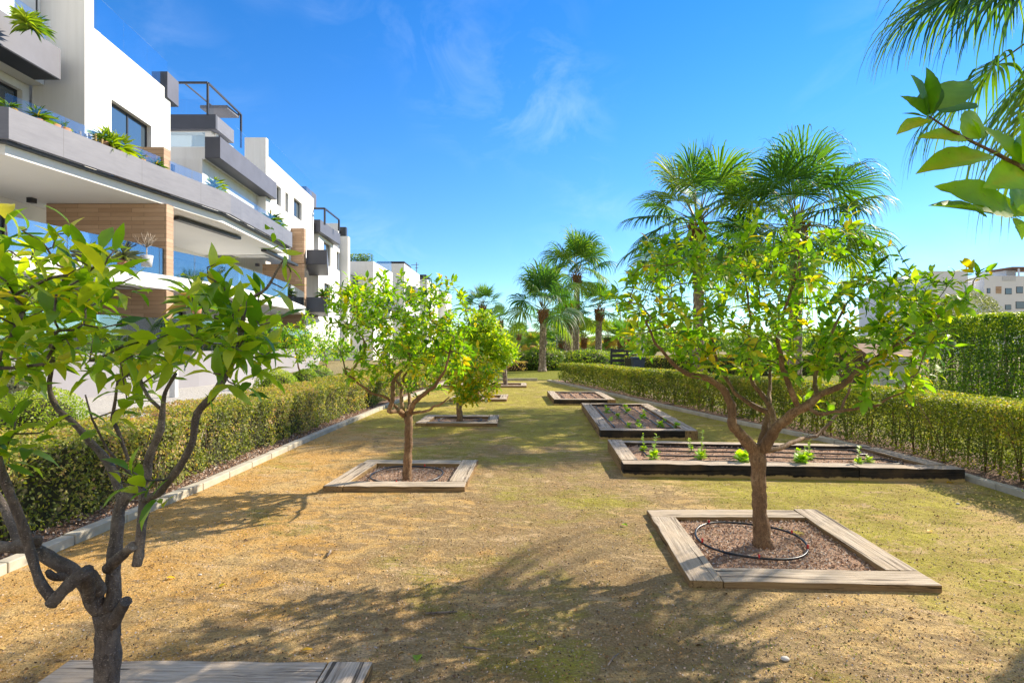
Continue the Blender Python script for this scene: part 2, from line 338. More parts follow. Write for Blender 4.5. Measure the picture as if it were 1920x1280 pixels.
def mat_cladding():
    m, n, b = new_mat('wood_cladding'); v = coords(n)
    br = N(n, 'ShaderNodeTexBrick'); br.offset = .37; br.inputs['Scale'].default_value = 1.0
    br.inputs['Brick Width'].default_value = 1.1; br.inputs['Row Height'].default_value = .14; br.inputs['Mortar Size'].default_value = .004; br.inputs['Bias'].default_value = 0
    br.inputs['Color1'].default_value = (.38, .235, .135, 1); br.inputs['Color2'].default_value = (.51, .34, .215, 1); br.inputs['Mortar'].default_value = (.10, .06, .03, 1)
    sx = N(n, 'ShaderNodeSeparateXYZ'); n.links.new(v, sx.inputs[0]); cb = N(n, 'ShaderNodeCombineXYZ')
    n.links.new(math_(n, 'ADD', sx.outputs[0], sx.outputs[1]), cb.inputs[0]); n.links.new(sx.outputs[2], cb.inputs[1]); n.links.new(cb.outputs[0], br.inputs['Vector'])
    f = noise(n, coords(n, (2, 2, 22)), 1.5, 5, .7)
    n.links.new(mixc(n, .5, br.outputs[0], mixc(n, f, (.5, .5, .5), (1.5, 1.5, 1.5)), 'MULTIPLY'), b.inputs['Base Color']); b.inputs['Roughness'].default_value = .6
    return m
M['cladding'] = mat_cladding()
def mat_glass(name, tint=(.80, .90, .96), alpha=.42, rough=.02, fk=.8):
    m, n, b = new_mat(name)
    tr = N(n, 'ShaderNodeBsdfTransparent'); tr.inputs[0].default_value = (*tint, 1)
    gl = N(n, 'ShaderNodeBsdfGlossy'); gl.inputs['Roughness'].default_value = rough; gl.inputs[0].default_value = (.85, .93, 1, 1)
    fr = N(n, 'ShaderNodeFresnel'); fr.inputs[0].default_value = 1.5
    f = math_(n, 'ADD', math_(n, 'MULTIPLY', fr.outputs[0], fk), alpha)
    mx = N(n, 'ShaderNodeMixShader'); n.links.new(f, mx.inputs[0]); n.links.new(tr.outputs[0], mx.inputs[1]); n.links.new(gl.outputs[0], mx.inputs[2])
    n.links.new(mx.outputs[0], n.nodes['Material Output'].inputs['Surface']); return m
M['glass'] = mat_glass('railing_glass', alpha=.16)
M['glass_roof'] = mat_glass('roof_rail_glass', (.93, .96, .98), alpha=-.01, fk=.28)
def mat_window():
    m, n, b = new_mat('window_glass'); b.inputs['Base Color'].default_value = (.05, .08, .11, 1); b.inputs['Roughness'].default_value = .04
    b.inputs['Specular IOR Level'].default_value = 1.0; b.inputs['Coat Weight'].default_value = 1; return m
M['window'] = mat_window()
M['curtain'] = plain('pale_curtain', (.55, .56, .58), .9, bstr=0)
M['terracotta'] = plain('terracotta', (.42, .2, .11), .8)
M['roof_brown'] = plain('brown_roof', (.20, .10, .05), .8, var=.3, scale=4)
M['fence_white'] = plain('white_painted_fence', (.66, .66, .64), .6); M['fence_grey'] = plain('weathered_pale_fence', (.34, .32, .29), .8, var=.2)
M['fence_brown'] = plain('brown_post', (.13, .075, .045), .85, var=.3)
M['stone'] = plain('pale_stone', (.55, .52, .47), .8)
M['blue'] = plain('blue_plastic', (.02, .04, .09), .4, bstr=0)
M['dark_wicker'] = plain('dark_wicker', (.03, .03, .035), .7)
M['cactus'] = plain('brown_cactus', (.30, .22, .08), .8, var=.3)
M['asphalt'] = plain('asphalt', (.10, .10, .10), .9)

# ------------------------------------------------------------------ ground
def sheet(name, pts, z, mat, **k):
    return MB().add([(p[0], p[1], z) for p in pts], [list(range(len(pts)))]).build(name, mat, kind='structure')
sheet('ground', [(-900, -900), (900, -900), (900, 1500), (-900, 1500)], -.012, M['earth'])
LK = [(-3.36, -6), (-3.33, 0), (-3.31, 3.45), (-3.18, 5.5), (-3.13, 8.3), (-2.98, 12), (-2.86, 14.5), (-2.62, 18), (-2.45, 21.9)]
RK = [(5.02, -6), (5.0, 2), (4.97, 5.17), (5.0, 5.8), (4.93, 7.2), (4.80, 8.2), (4.13, 10.3), (3.30, 13.7), (2.46, 17.4), (1.39, 21.7)]
sheet('garden_floor', LK + RK[::-1], 0.0, M['sand'])
def offs(poly, d):
    out = []
    for i, p in enumerate(poly):
        a = Vector(poly[max(i - 1, 0)]); b = Vector(poly[min(i + 1, len(poly) - 1)]); t = (b - a).normalized(); out.append((p[0] + t.y * d, p[1] - t.x * d))
    return out
sheet('mulch_strip', offs(LK, -.05) + offs(LK, -1.9)[::-1], .004, M['mulch'])
sheet('mulch_strip', offs(RK, .05) + offs(RK, 1.3)[::-1], .004, M['mulch'])
sheet('gravel_strip', [(-5.1, -2), (-5.1, 24), (-11.0, 24), (-12.6, 12), (-13, -2)], .008, M['gravel'])
sheet('lawn', [(-6, 22.3), (1.6, 22.3), (6, 30), (9, 37), (-10, 37)], .004, M['lawn'])
sheet('lawn', [(6.5, 1), (14.0, 1), (18.0, 30), (6.6, 30)], -.004, M['lawn'])
def along(poly, step):
    pts = [Vector(p) for p in poly]; out = [pts[0]]; need = step
    for a, b in zip(pts, pts[1:]):
        L = (b - a).length; t = 0
        while L - t >= need: t += need; out.append(a.lerp(b, t / L)); need = step
        need -= (L - t)
    return out
kb = MB()
def kerb(poly, side, h=.07, w=.10):
    q = along(poly, .5)
    for a, b in zip(q, q[1:]):
        d = (b - a).normalized(); j = random.uniform(-.004, .004)
        a2 = a + d * .004; b2 = b - d * .004
        kb.slab((a2.x, a2.y), (b2.x, b2.y), w * side, -.02, h + j)
kerb(LK, 1); kerb(RK, -1, .065)
kerb([(-2.45, 22.0), (1.39, 21.78)], 1, .10)
bevel(kb.build('kerb', M['concrete'], kind='structure'), .008)

# ------------------------------------------------------------------ leaves (numpy)
TT = np.array([-.14, 0.0, .16, .40, .66, .87, 1.0]); WW = np.array([.012, .02, .17, .255, .215, .10, .008])
def leaf_batch(pos, dirs, ups, size, wid=1.0, fold=.22, droop=.28, TT=TT, WW=WW, cup=.0):
    """pos,dirs,ups (N,3), size (N,) -> V, F ; each leaf a folded, curved blade"""
    n = len(pos); d = dirs / np.linalg.norm(dirs, axis=1, keepdims=True)
    s = np.cross(d, ups); s /= np.linalg.norm(s, axis=1, keepdims=True) + 1e-9; u = np.cross(s, d)
    k = len(TT); curl = rng.uniform(.3, 1.6, n) * droop; tw = rng.uniform(-.25, .25, n); fo = fold * rng.uniform(.3, 1.5, n); wd = wid * rng.uniform(.8, 1.15, n)
    V = np.zeros((n, k, 3, 3), dtype=np.float32)
    for i in range(k):
        t = max(TT[i], 0); zc = -curl * t * t; xc = TT[i] - .3 * curl * curl * t ** 3
        side = tw * t
        wav = rng.uniform(-.03, .03, (2, n)) * (7 / k)
        for j, e in enumerate((-1, 0, 1)):
            w = WW[i] * e * wd; zz = zc + abs(e) * WW[i] * fo + (wav[0 if e < 0 else 1] if e else 0) * (WW[i] > .05) + w * side
            V[:, i, j, :] = pos + size[:, None] * (d * xc + s * w[:, None] + u * zz[:, None]) if False else pos + size[:, None] * (d * np.asarray(xc)[:, None] + s * w[:, None] + u * np.asarray(zz)[:, None])
    base = (np.arange(n) * k * 3)[:, None]
    f = []
    for i in range(k - 1):
        for j in range(2): f.append((i * 3 + j, i * 3 + j + 1, (i + 1) * 3 + j + 1, (i + 1) * 3 + j))
    Fq = (base[:, :, None] + np.array(f)[None]).reshape(-1, 4)
    return V.reshape(-1, 3), Fq, k * 3
def rhombs(pos, nrm, size, jit=.9, asp=.5):
    n = len(pos); nn = nrm + rng.normal(0, jit, (n, 3)); nn /= np.linalg.norm(nn, axis=1, keepdims=True)
    a = np.cross(nn, rng.normal(0, 1, (n, 3))); a /= np.linalg.norm(a, axis=1, keepdims=True) + 1e-9; b = np.cross(nn, a)
    s = size[:, None]
    V = np.stack([pos - a * s * .5, pos + b * s * asp * .5 + nn * s * .08, pos + a * s * .5, pos - b * s * asp * .5 + nn * s * .08], 1)
    return V.reshape(-1, 3), np.arange(n * 4).reshape(-1, 4)

# ------------------------------------------------------------------ citrus trees
class Skel:
    def __init__(s): s.p = []; s.par = []; s.r0 = []
    def node(s, p, par, r=0): s.p.append(Vector(p)); s.par.append(par); s.r0.append(r); return len(s.p) - 1
    def limb(s, pts, radii, start=None):
        if start is None: prev = -1
        else: prev = min(range(len(s.p)), key=lambda i: (s.p[i] - Vector(pts[0])).length)
        ids = []
        for i, (p, r) in enumerate(zip(pts, radii)):
            p = Vector(p)
            if prev >= 0:
                a = s.p[prev]; L = (p - a).length; k = max(1, int(L / .06)); ra = s.r0[prev] if i else r
                for q in range(1, k + 1):
                    t = q / k; pp = a.lerp(p, t)
                    if q < k: pp += Vector([random.gauss(0, .05 * (L / k)) for _ in range(3)])
                    prev = s.node(pp, prev, ra + (r - ra) * t)
            else: prev = s.node(p, -1, r)
            ids.append(prev)
        return ids
def grow(sk, tips, step=.09, sag=.0, minnode=0):
    """attach every tip to the nearest limb; returns tip ends with direction"""
    pts = np.array([tuple(p) for p in sk.p]); ends = []
    tips = [Vector(t) for t in tips]
    d0 = [np.min(np.linalg.norm(pts[minnode:] - np.array(t), axis=1)) for t in tips]
    for i in np.argsort(d0):
        t = tips[i]; dd = np.linalg.norm(pts - np.array(t), axis=1) + np.where(pts[:, 2] > t.z, (pts[:, 2] - t.z) * .8, 0)
        dd[:minnode] += 9
        j = int(np.argmin(dd)); a = sk.p[j]; L = (t - a).length; k = max(2, int(L / step)); prev = j
        ctrl = a.lerp(t, .5) + Vector((random.gauss(0, .13 * L), random.gauss(0, .13 * L), random.uniform(-.22, .02) * L))
        new = []
        for q in range(1, k + 1):
            u = q / k; pp = a * (1 - u) ** 2 + ctrl * 2 * u * (1 - u) + t * u * u
            if q < k: pp += Vector([random.gauss(0, .008) for _ in range(3)])
            prev = sk.node(pp, prev); new.append(tuple(pp))
        pts = np.vstack([pts, new]); ends.append((prev, (t - ctrl).normalized()))
    return ends
def radii(sk, tipr=.0022, expo=2.4):
    n = len(sk.p); acc = [0.0] * n; ch = [0] * n
    for i in range(n):
        if sk.par[i] >= 0: ch[sk.par[i]] += 1
    for i in range(n - 1, -1, -1):
        if ch[i] == 0: acc[i] = tipr ** expo
        if sk.par[i] >= 0: acc[sk.par[i]] += acc[i]
    return [max(acc[i] ** (1 / expo) * (1 if sk.r0[i] == 0 else .0), sk.r0[i]) for i in range(n)]
def organic(pts, rad, sp=.016):
    P_ = [Vector(p) for p in pts]; out, rr = [], []; n = len(P_); ph = random.random() * 20
    for i in range(n - 1):
        p0, p1, p2, p3 = P_[max(i - 1, 0)], P_[i], P_[i + 1], P_[min(i + 2, n - 1)]; k = max(1, int((p2 - p1).length / max(sp, rad[i] * .5)))
        for q in range(k):
            t = q / k; out.append(.5 * ((2 * p1) + (p2 - p0) * t + (2 * p0 - 5 * p1 + 4 * p2 - p3) * t * t + (3 * p1 - p0 - 3 * p2 + p3) * t ** 3))
            z = (i + t) * 1.3; rr.append((rad[i] + (rad[i + 1] - rad[i]) * t) * (1 + .05 * math.sin(z * 2.1 + ph) + .05 * math.sin(z * 5.3 + ph * 2) + random.gauss(0, .012)))
    out.append(P_[-1]); rr.append(rad[-1]); return out, rr
def skin(sk, rad, mb, lo, hi, n=7, knob=.06):
    """tubes following chains; a chain continues with its thickest child"""
    N_ = len(sk.p); kids = [[] for _ in range(N_)]
    for i in range(N_):
        if sk.par[i] >= 0: kids[sk.par[i]].append(i)
    done = set()
    for i in range(N_):
        if i in done: continue
        chain = ([sk.par[i]] if sk.par[i] >= 0 else []) + [i]; done.add(i); c = i
        while True:
            ks = [k for k in kids[c] if k not in done]
            if not ks: break
            c = max(ks, key=lambda k: rad[k]); chain.append(c); done.add(c)
        if len(chain) < 2: continue
        rr = [rad[k] for k in chain]
        if sk.par[i] >= 0: rr[0] = min(rr[0], rr[1] * 1.15)
        mx = max(rr)
        if lo <= mx < hi:
            if mx >= .011: a_, b_ = organic([sk.p[k] for k in chain], rr); mb.tube(a_, b_, n, knob=.035)
            else: mb.tube([sk.p[k] for k in chain], rr, n if mx > .006 else 4, knob=knob if mx > .008 else 0)
def citrus(name, label, sk, tips, leafL, mat_leaf, bark, nleaf=(5, 9), parentloc=(0, 0, 0), tint=(0, 1), yellow=.06, extra=None, minnode=0, spread=1.0, wid=.84, curl=.28, group='citrus trees standing in timber planters', cat='tree', stretch=.10, ysun=None):
    root = empty(name, parentloc, label=label, cat=cat, group=group)
    nl = len(sk.p); ends = grow(sk, tips, minnode=minnode); rad = radii(sk)
    a = MB(); skin(sk, rad, a, .011, 9, n=12, knob=.05); 
    if extra: extra(a)
    a.build('trunk', bark, root)
    for q in range(len(sk.p)):      # buds, spurs and old twig scars on the thick limbs
        if .009 < rad[q] and random.random() < .30:
            dv = Vector([random.gauss(0, 1) for _ in range(3)]).normalized(); p0 = sk.p[q] + dv * rad[q] * .7; ln = rad[q] * random.uniform(.45, 1.1); a.tube([p0, p0 + dv * ln * .6, p0 + dv * ln], [rad[q] * .38, rad[q] * .30, rad[q] * .14], 7, knob=.15)
    b = MB(); skin(sk, rad, b, 0, .011, n=5); b.build('branches', M['twig'] if bark is M['bark_twig'] else bark, root)
    pos, dr, up, sz, tn = [], [], [], [], []
    for (e, d) in ends:
        p = sk.p[e]; q = sk.par[e]; k = random.randint(*nleaf); shade = random.random() * .25
        base = Vector(sk.p[q]); ax = (p - base).normalized(); ax = (ax + Vector((0, 0, .45))).normalized()
        ph = random.random() * 6.28; L = leafL * random.uniform(.75, 1.15); yel = random.random() < yellow * 2
        o1 = ax.orthogonal().normalized(); o2 = ax.cross(o1)
        for i in range(k):
            f = i / max(k - 1, 1); ph += 2.4
            out = o1 * math.cos(ph) + o2 * math.sin(ph)
            el = (.15 + .75 * f) * spread ** -1
            dd = (out * (1.0 - .55 * f) + ax * el + Vector([random.gauss(0, .20) for _ in range(3)]) + Vector((0, 0, -.05))).normalized()
            pos.append(p - ax * (stretch * leafL / .1) * (1 - f) * 1.0); dr.append(dd); up.append(ax * .6 + Vector((0, 0, .8)) - dd * .1 + Vector([random.gauss(0, .25) for _ in range(3)]))
            sz.append(L * (.62 + .38 * math.sin(math.pi * (.25 + .6 * (1 - f)))) * random.uniform(.68, 1.22))
            t = tint[0] + (tint[1] - tint[0]) * min(max(random.gauss(.50, .23) + shade - .1 + .12 * f, 0), .84)
            if random.random() < yellow or (yel and random.random() < .6): t = random.uniform(.88, 1)
            tn.append(t)
    V, Fq, k = leaf_batch(np.array([tuple(x) for x in pos]), np.array([tuple(x) for x in dr]), np.array([tuple(x) for x in up]), np.array(sz), wid=wid, droop=curl)
    me = arr_mesh('foliage', V, Fq, mat_leaf, np.repeat(np.array(tn), k), smooth=True)
    link('foliage', me, root)
    return root
M['bark_twig'] = M['bark']
def blob(c, r, n, shell=.55):
    out = []
    while len(out) < n:
        v = Vector([random.gauss(0, 1) for _ in range(3)]).normalized() * (random.uniform(shell ** 3, 1) ** (1 / 3))
        out.append((c[0] + v.x * r[0], c[1] + v.y * r[1], c[2] + v.z * r[2]))
    return out

# tree 0, near left -------------------------------------------------
def T0(x, y, Y): return P(x / 2, 640 + y / 2, Y)      # from the enlarged view of the tree
sk = Skel(); Y0 = 1.75
sk.limb([(-1.335, Y0, -.03), P(196, 1400, Y0), P(200, 1280, Y0), P(202, 1190, Y0), P(204, 1150, Y0)], [0.0464, 0.0384, 0.0360, 0.0376, 0.0400])
sk.limb([T0(415, 1000, 1.75), T0(428, 950, 1.75), T0(424, 870, 1.76), T0(436, 740, 1.78), T0(450, 620, 1.80), T0(490, 565, 1.80)], [0.0272, 0.0232, 0.0208, 0.0200, 0.0192, 0.0176], 1)
sk.limb([T0(490, 565, 1.8), T0(545, 515, 1.8), T0(560, 430, 1.8), T0(600, 335, 1.78), T0(610, 255, 1.78), T0(620, 190, 1.76), T0(660, 120, 1.74)], [0.0152, 0.0152, 0.0136, 0.0120, 0.0088, 0.0064, 0.0048], 1)
sk.limb([T0(610, 260, 1.78), T0(560, 215, 1.8), T0(530, 160, 1.85), T0(520, 60, 1.9)], [0.0064, 0.0064, 0.0056, 0.0040], 1)
sk.limb([T0(600, 335, 1.78), T0(690, 290, 1.72), T0(740, 215, 1.68), T0(800, 130, 1.66), T0(880, 20, 1.66), T0(930, -80, 1.66)], [0.0088, 0.0088, 0.0080, 0.0064, 0.0048, 0.0040], 1)
sk.limb([T0(455, 600, 1.8), T0(425, 490, 1.85), T0(380, 420, 1.88), T0(300, 330, 1.9), T0(215, 250, 1.92), T0(185, 170, 1.92), T0(200, 60, 1.9), T0(170, -90, 1.88)], [0.0144, 0.0152, 0.0120, 0.0104, 0.0096, 0.0080, 0.0064, 0.0048], 1)
sk.limb([T0(480, 440, 1.88), T0(440, 330, 1.86), T0(420, 290, 1.86), T0(440, 150, 1.8)], [0.0056, 0.0072, 0.0064, 0.0040], 1)
sk.limb([T0(548, 590, 1.70), T0(600, 565, 1.66), T0(670, 475, 1.62), T0(720, 380, 1.6), T0(740, 270, 1.6), T0(800, 200, 1.58), T0(860, 100, 1.58), T0(900, 0, 1.58), T0(925, -140, 1.6), T0(1000, -200, 1.6), T0(1060, -300, 1.6)], [0.0120, 0.0112, 0.0112, 0.0104, 0.0104, 0.0112, 0.0096, 0.0072, 0.0056, 0.0040, 0.0032])
sk.limb([T0(535, 545, 1.72), T0(470, 480, 1.66), T0(400, 400, 1.6), T0(345, 290, 1.55), T0(320, 200, 1.52)], [0.0048, 0.0040, 0.0036, 0.0032, 0.0024])
sk.limb([T0(370, 1000, 1.74), T0(330, 920, 1.72), T0(280, 865, 1.68), T0(200, 820, 1.66), T0(120, 775, 1.66), T0(0, 770, 1.66), T0(-120, 740, 1.68), T0(-220, 620, 1.7), T0(-300, 420, 1.72), T0(-330, 180, 1.7)], [0.0272, 0.0240, 0.0216, 0.0200, 0.0184, 0.0168, 0.0160, 0.0128, 0.0096, 0.0064], 1)
sk.limb([T0(120, 775, 1.70), T0(70, 740, 1.76), T0(40, 680, 1.8), T0(0, 590, 1.86), T0(-60, 480, 1.9), T0(-80, 300, 1.9), T0(-60, 60, 1.9)], [0.0144, 0.0144, 0.0136, 0.0112, 0.0080, 0.0064, 0.0048], 1)
sk.limb([T0(195, 960, 1.58), T0(150, 900, 1.58), T0(115, 790, 1.58), T0(85, 690, 1.56), T0(45, 590, 1.54), T0(0, 470, 1.52), T0(-50, 300, 1.5), T0(-20, 100, 1.5), T0(60, -60, 1.48)], [0.0144, 0.0128, 0.0128, 0.0128, 0.0120, 0.0104, 0.0080, 0.0064, 0.0048])
nb = len(sk.p)
def stubs0(mb):
    mb.tube(*organic([T0(530, 535, 1.74), T0(542, 600, 1.71), T0(530, 700, 1.70), T0(522, 790, 1.70), T0(513, 838, 1.70)], [0.0096, 0.0160, 0.0144, 0.0136, 0.0144], .01), 12, knob=.045)
    mb.tube(*organic([T0(405, 850, 1.75), T0(430, 825, 1.73), T0(470, 790, 1.70), T0(500, 765, 1.68)], [0.0192, 0.0184, 0.0152, 0.0144], .01), 12, knob=.045)
    mb.tube(*organic([T0(335, 960, 1.70), T0(330, 880, 1.62), T0(310, 870, 1.60), T0(240, 930, 1.58), T0(190, 985, 1.57)], [0.0160, 0.0176, 0.0192, 0.0176, 0.0176], .01), 12, knob=.045)
    mb.tube(*organic([T0(420, 1060, 1.74), T0(450, 1010, 1.71), T0(474, 972, 1.69)], [0.0208, 0.0176, 0.0168], .01), 12, knob=.045)
    mb.tube(*organic([T0(380, 940, 1.72), T0(345, 890, 1.68), T0(325, 860, 1.62)], [0.0176, 0.0208, 0.0192], .01), 10, knob=.045)
    mb.tube(*organic([T0(60, 760, 1.66), T0(135, 760, 1.62), T0(140, 730, 1.60)], [0.0144, 0.0128, 0.0096], .01), 8, knob=.045)
    mb.tube(*organic([T0(250, 880, 1.66), T0(200, 880, 1.62), T0(180, 860, 1.6)], [0.0144, 0.0112, 0.0080], .01), 8, knob=.045)
def T(px, py, Y): return tuple(P(px, py, Y))
tips = []
def pxblob(x0, x1, y0, y1, Ya, Yb, n):
    for _ in range(n):
        while True:
            a, b = random.uniform(-1, 1), random.uniform(-1, 1)
            if a * a + b * b <= 1: break
        yield T((x0 + x1) / 2 + a * (x1 - x0) / 2, (y0 + y1) / 2 + b * (y1 - y0) / 2, random.uniform(Ya, Yb))
tips += list(pxblob(-60, 240, 430, 700, 1.45, 2.1, 60)); tips += list(pxblob(-300, 60, 400, 760, 1.4, 2.2, 36))
tips += list(pxblob(330, 520, 520, 700, 1.5, 1.9, 20)); tips += list(pxblob(190, 350, 590, 740, 1.5, 2.0, 16))
tips += [T(*q) for q in ((105, 440, 1.6), (130, 420, 1.6), (215, 470, 1.5), (195, 500, 1.5), (50, 430, 1.6), (10, 410, 1.7), (390, 520, 1.62), (405, 495, 1.62), (420, 530, 1.62), (545, 510, 1.6), (530, 540, 1.6), (485, 560, 1.65), (500, 640, 1.62), (250, 520, 1.7), (270, 545, 1.7), (440, 720, 1.5), (400, 700, 1.5), (240, 760, 1.55), (30, 780, 1.5), (15, 830, 1.5), (100, 800, 1.55), (505, 660, 1.6), (480, 600, 1.6), (240, 880, 1.56), (225, 905, 1.56))]
citrus('citrus_tree', 'near pruned citrus tree with thick cut stubs and large dark leaves at the left edge', sk, tips, .098, M['citrus_dark'], M['bark_near'], (5, 9), (-1.335, Y0, 0), extra=stubs0, yellow=.03, minnode=25, stretch=.14, wid=.72, curl=.42)

# tree 1, front right ------------------------------------------------
def T1(x, y, Y): return P(1160 + x / 1.778, 400 + y / 1.778, Y)
sk = Skel(); Y1 = 3.95
sk.limb([T1(480, 1118, Y1), T1(477, 1080, Y1), T1(470, 1000, Y1), T1(465, 880, Y1), T1(462, 810, Y1)], [.088, .064, .052, .050, .060])
sk.limb([T1(450, 790, Y1), T1(410, 740, 3.92), T1(378, 700, 3.9), T1(376, 640, 3.9), T1(352, 590, 3.88), T1(300, 552, 3.86), T1(230, 535, 3.8), T1(180, 500, 3.75), T1(120, 430, 3.7), T1(90, 360, 3.7)], [.046, .040, .033, .030, .026, .022, .018, .013, .009, .006], 1)
sk.limb([T1(476, 780, Y1), T1(492, 700, 4.05), T1(500, 665, 4.1), T1(440, 635, 4.15), T1(390, 600, 4.2), T1(330, 500, 4.3), T1(300, 380, 4.35)], [.036, .028, .024, .019, .014, .012, .008], 1)
sk.limb([T1(480, 790, Y1), T1(520, 720, 3.85), T1(580, 665, 3.75), T1(630, 640, 3.7), T1(670, 605, 3.68), T1(750, 570, 3.65), T1(810, 515, 3.62), T1(890, 462, 3.6), T1(960, 420, 3.6), T1(1080, 330, 3.6), T1(1180, 240, 3.6)], [.046, .036, .033, .028, .022, .019, .017, .014, .011, .008, .005], 1)
sk.limb([T1(600, 655, 3.75), T1(575, 590, 3.7), T1(545, 510, 3.7), T1(530, 430, 3.7), T1(560, 300, 3.7), T1(600, 180, 3.7)], [.020, .019, .017, .014, .010, .006], 1)
sk.limb([T1(630, 645, 3.7), T1(670, 668, 3.6), T1(760, 655, 3.5), T1(860, 640, 3.45), T1(940, 600, 3.4)], [.014, .012, .010, .008, .005], 1)
sk.limb([T1(510, 720, 3.9), T1(515, 680, 3.95), T1(490, 620, 4.05), T1(450, 570, 4.1), T1(430, 500, 4.2), T1(440, 350, 4.3), T1(420, 200, 4.3)], [.024, .022, .019, .016, .013, .010, .006], 1)
sk.limb([T1(500, 790, 3.95), T1(560, 772, 4.1), T1(600, 755, 4.25), T1(660, 742, 4.5), T1(740, 660, 4.7), T1(800, 500, 4.8)], [.020, .018, .016, .013, .011, .008], 1)
sk.limb([T1(660, 615, 3.68), T1(655, 540, 3.9), T1(700, 420, 4.0), T1(760, 300, 4.0), T1(840, 220, 4.0)], [.016, .013, .011, .008, .005], 1)
sk.limb([T1(495, 690, 4.05), T1(505, 560, 4.3), T1(512, 430, 4.5), T1(540, 250, 4.6)], [.015, .013, .010, .006], 1)
sk.limb([T1(376, 640, 3.9), T1(330, 560, 4.1), T1(230, 420, 4.3), T1(170, 280, 4.3)], [.014, .012, .009, .006], 1)
sk.limb([T1(352, 590, 3.88), T1(300, 600, 3.6), T1(225, 605, 3.4)], [.009, .007, .004], 1)
tips = []
tips += blob((1.12, 4.0, 1.85), (.40, .75, .48), 115, .15)
tips += blob((1.6, 4.0, 1.90), (.58, .9, .62), 160, .1)
tips += blob((2.2, 3.95, 1.86), (.60, .9, .64), 160, .1)
tips += blob((2.68, 3.8, 1.66), (.38, .7, .45), 90, .15)
tips += blob((1.95, 3.9, 1.45), (.85, .6, .22), 55, .1); tips += list(pxblob(1650, 1760, 540, 680, 3.4, 3.9, 22)); tips += list(pxblob(1590, 1720, 690, 750, 3.2, 3.6, 9))
tips += [T(*q) for q in ((1835, 515, 3.6), (1815, 500, 3.6), (1790, 512, 3.6), (1770, 530, 3.6), (1745, 520, 3.6), (1760, 560, 3.6), (1735, 545, 3.6), (1705, 530, 3.7), (1695, 515, 3.7), (1855, 505, 3.6), (1635, 465, 3.8), (1600, 430, 3.9), (1560, 440, 3.9), (1540, 470, 3.9), (1480, 425, 4.0), (1470, 450, 4.0), (1250, 420, 3.9), (1245, 455, 3.9), (1185, 520, 3.8), (1160, 560, 3.8), (1270, 440, 3.9), (1420, 640, 3.7), (1700, 715, 3.3), (1720, 700, 3.3), (1530, 755, 4.1), (1555, 765, 4.2), (1515, 745, 4.1), (1655, 575, 3.6))]
citrus('citrus_tree', 'front right citrus tree with broad yellow green crown and forked brown trunk', sk, tips, .094, M['citrus'], M['bark'], (5, 9), (1.85, Y1, 0), yellow=.05, minnode=22)

# tree 2, left row, middle -------------------------------------------
def T2(x, y, Y): return P(560 + x / 2.91, 500 + y / 2.91, Y)
sk = Skel(); Y2 = 5.9
sk.limb([T2(590, 1175, Y2), T2(592, 1150, Y2), T2(597, 1000, Y2), T2(602, 860, Y2), T2(592, 800, Y2)], [.074, .052, .044, .044, .050])
sk.limb([T2(580, 810, Y2), T2(540, 785, 5.8), T2(500, 790, 5.7)], [.034, .028, .024], 1)
sk.limb([T2(490, 785, 5.7), T2(512, 720, 5.7), T2(515, 630, 5.75), T2(560, 570, 5.8), T2(602, 520, 5.9), T2(600, 430, 5.9), T2(620, 300, 5.9)], [.024, .025, .022, .018, .015, .011, .007], 1)
sk.limb([T2(570, 790, 5.95), T2(562, 740, 6.0), T2(560, 650, 6.05), T2(480, 560, 6.2), T2(400, 430, 6.3)], [.024, .022, .018, .013, .008], 1)
sk.limb([T2(598, 800, Y2), T2(606, 730, 6.05), T2(600, 680, 6.1), T2(570, 610, 6.1), T2(680, 440, 6.2)], [.028, .022, .018, .014, .008], 1)
sk.limb([T2(605, 800, Y2), T2(630, 740, 5.8), T2(690, 690, 5.6), T2(740, 655, 5.5), T2(800, 560, 5.4), T2(840, 400, 5.4)], [.030, .027, .022, .018, .012, .008], 1)
sk.limb([T2(540, 770, 5.9), T2(480, 715, 5.7), T2(400, 690, 5.6), T2(330, 640, 5.5), T2(265, 590, 5.4), T2(230, 480, 5.4)], [.016, .015, .013, .011, .009, .006], 1)
sk.limb([T2(615, 800, Y2), T2(700, 785, 5.6), T2(780, 745, 5.4), T2(822, 710, 5.3)], [.018, .014, .010, .006], 1)
tips = blob((-1.3, 5.9, 1.72), (.72, .85, .55), 300, .15) + blob((-1.0, 5.8, 1.35), (.62, .7, .38), 150, .2) + blob((-1.55, 5.9, 1.95), (.5, .6, .36), 110, .2) + blob((-.75, 5.7, 1.75), (.42, .5, .5), 100, .2)
tips += list(pxblob(635, 720, 660, 720, 5.3, 5.7, 12)); tips += [T(*q) for q in ((712, 520, 5.9), (720, 512, 5.9), (700, 535, 5.9), (835, 530, 5.8), (840, 545, 5.8), (825, 535, 5.8), (650, 545, 5.9), (640, 570, 5.9))]
citrus('citrus_tree', 'rounded citrus tree beside the left hedge, in the second timber frame of the left row', sk, tips, .088, M['citrus'], M['bark'], (5, 8), (-1.16, Y2, 0), yellow=.04, minnode=20)

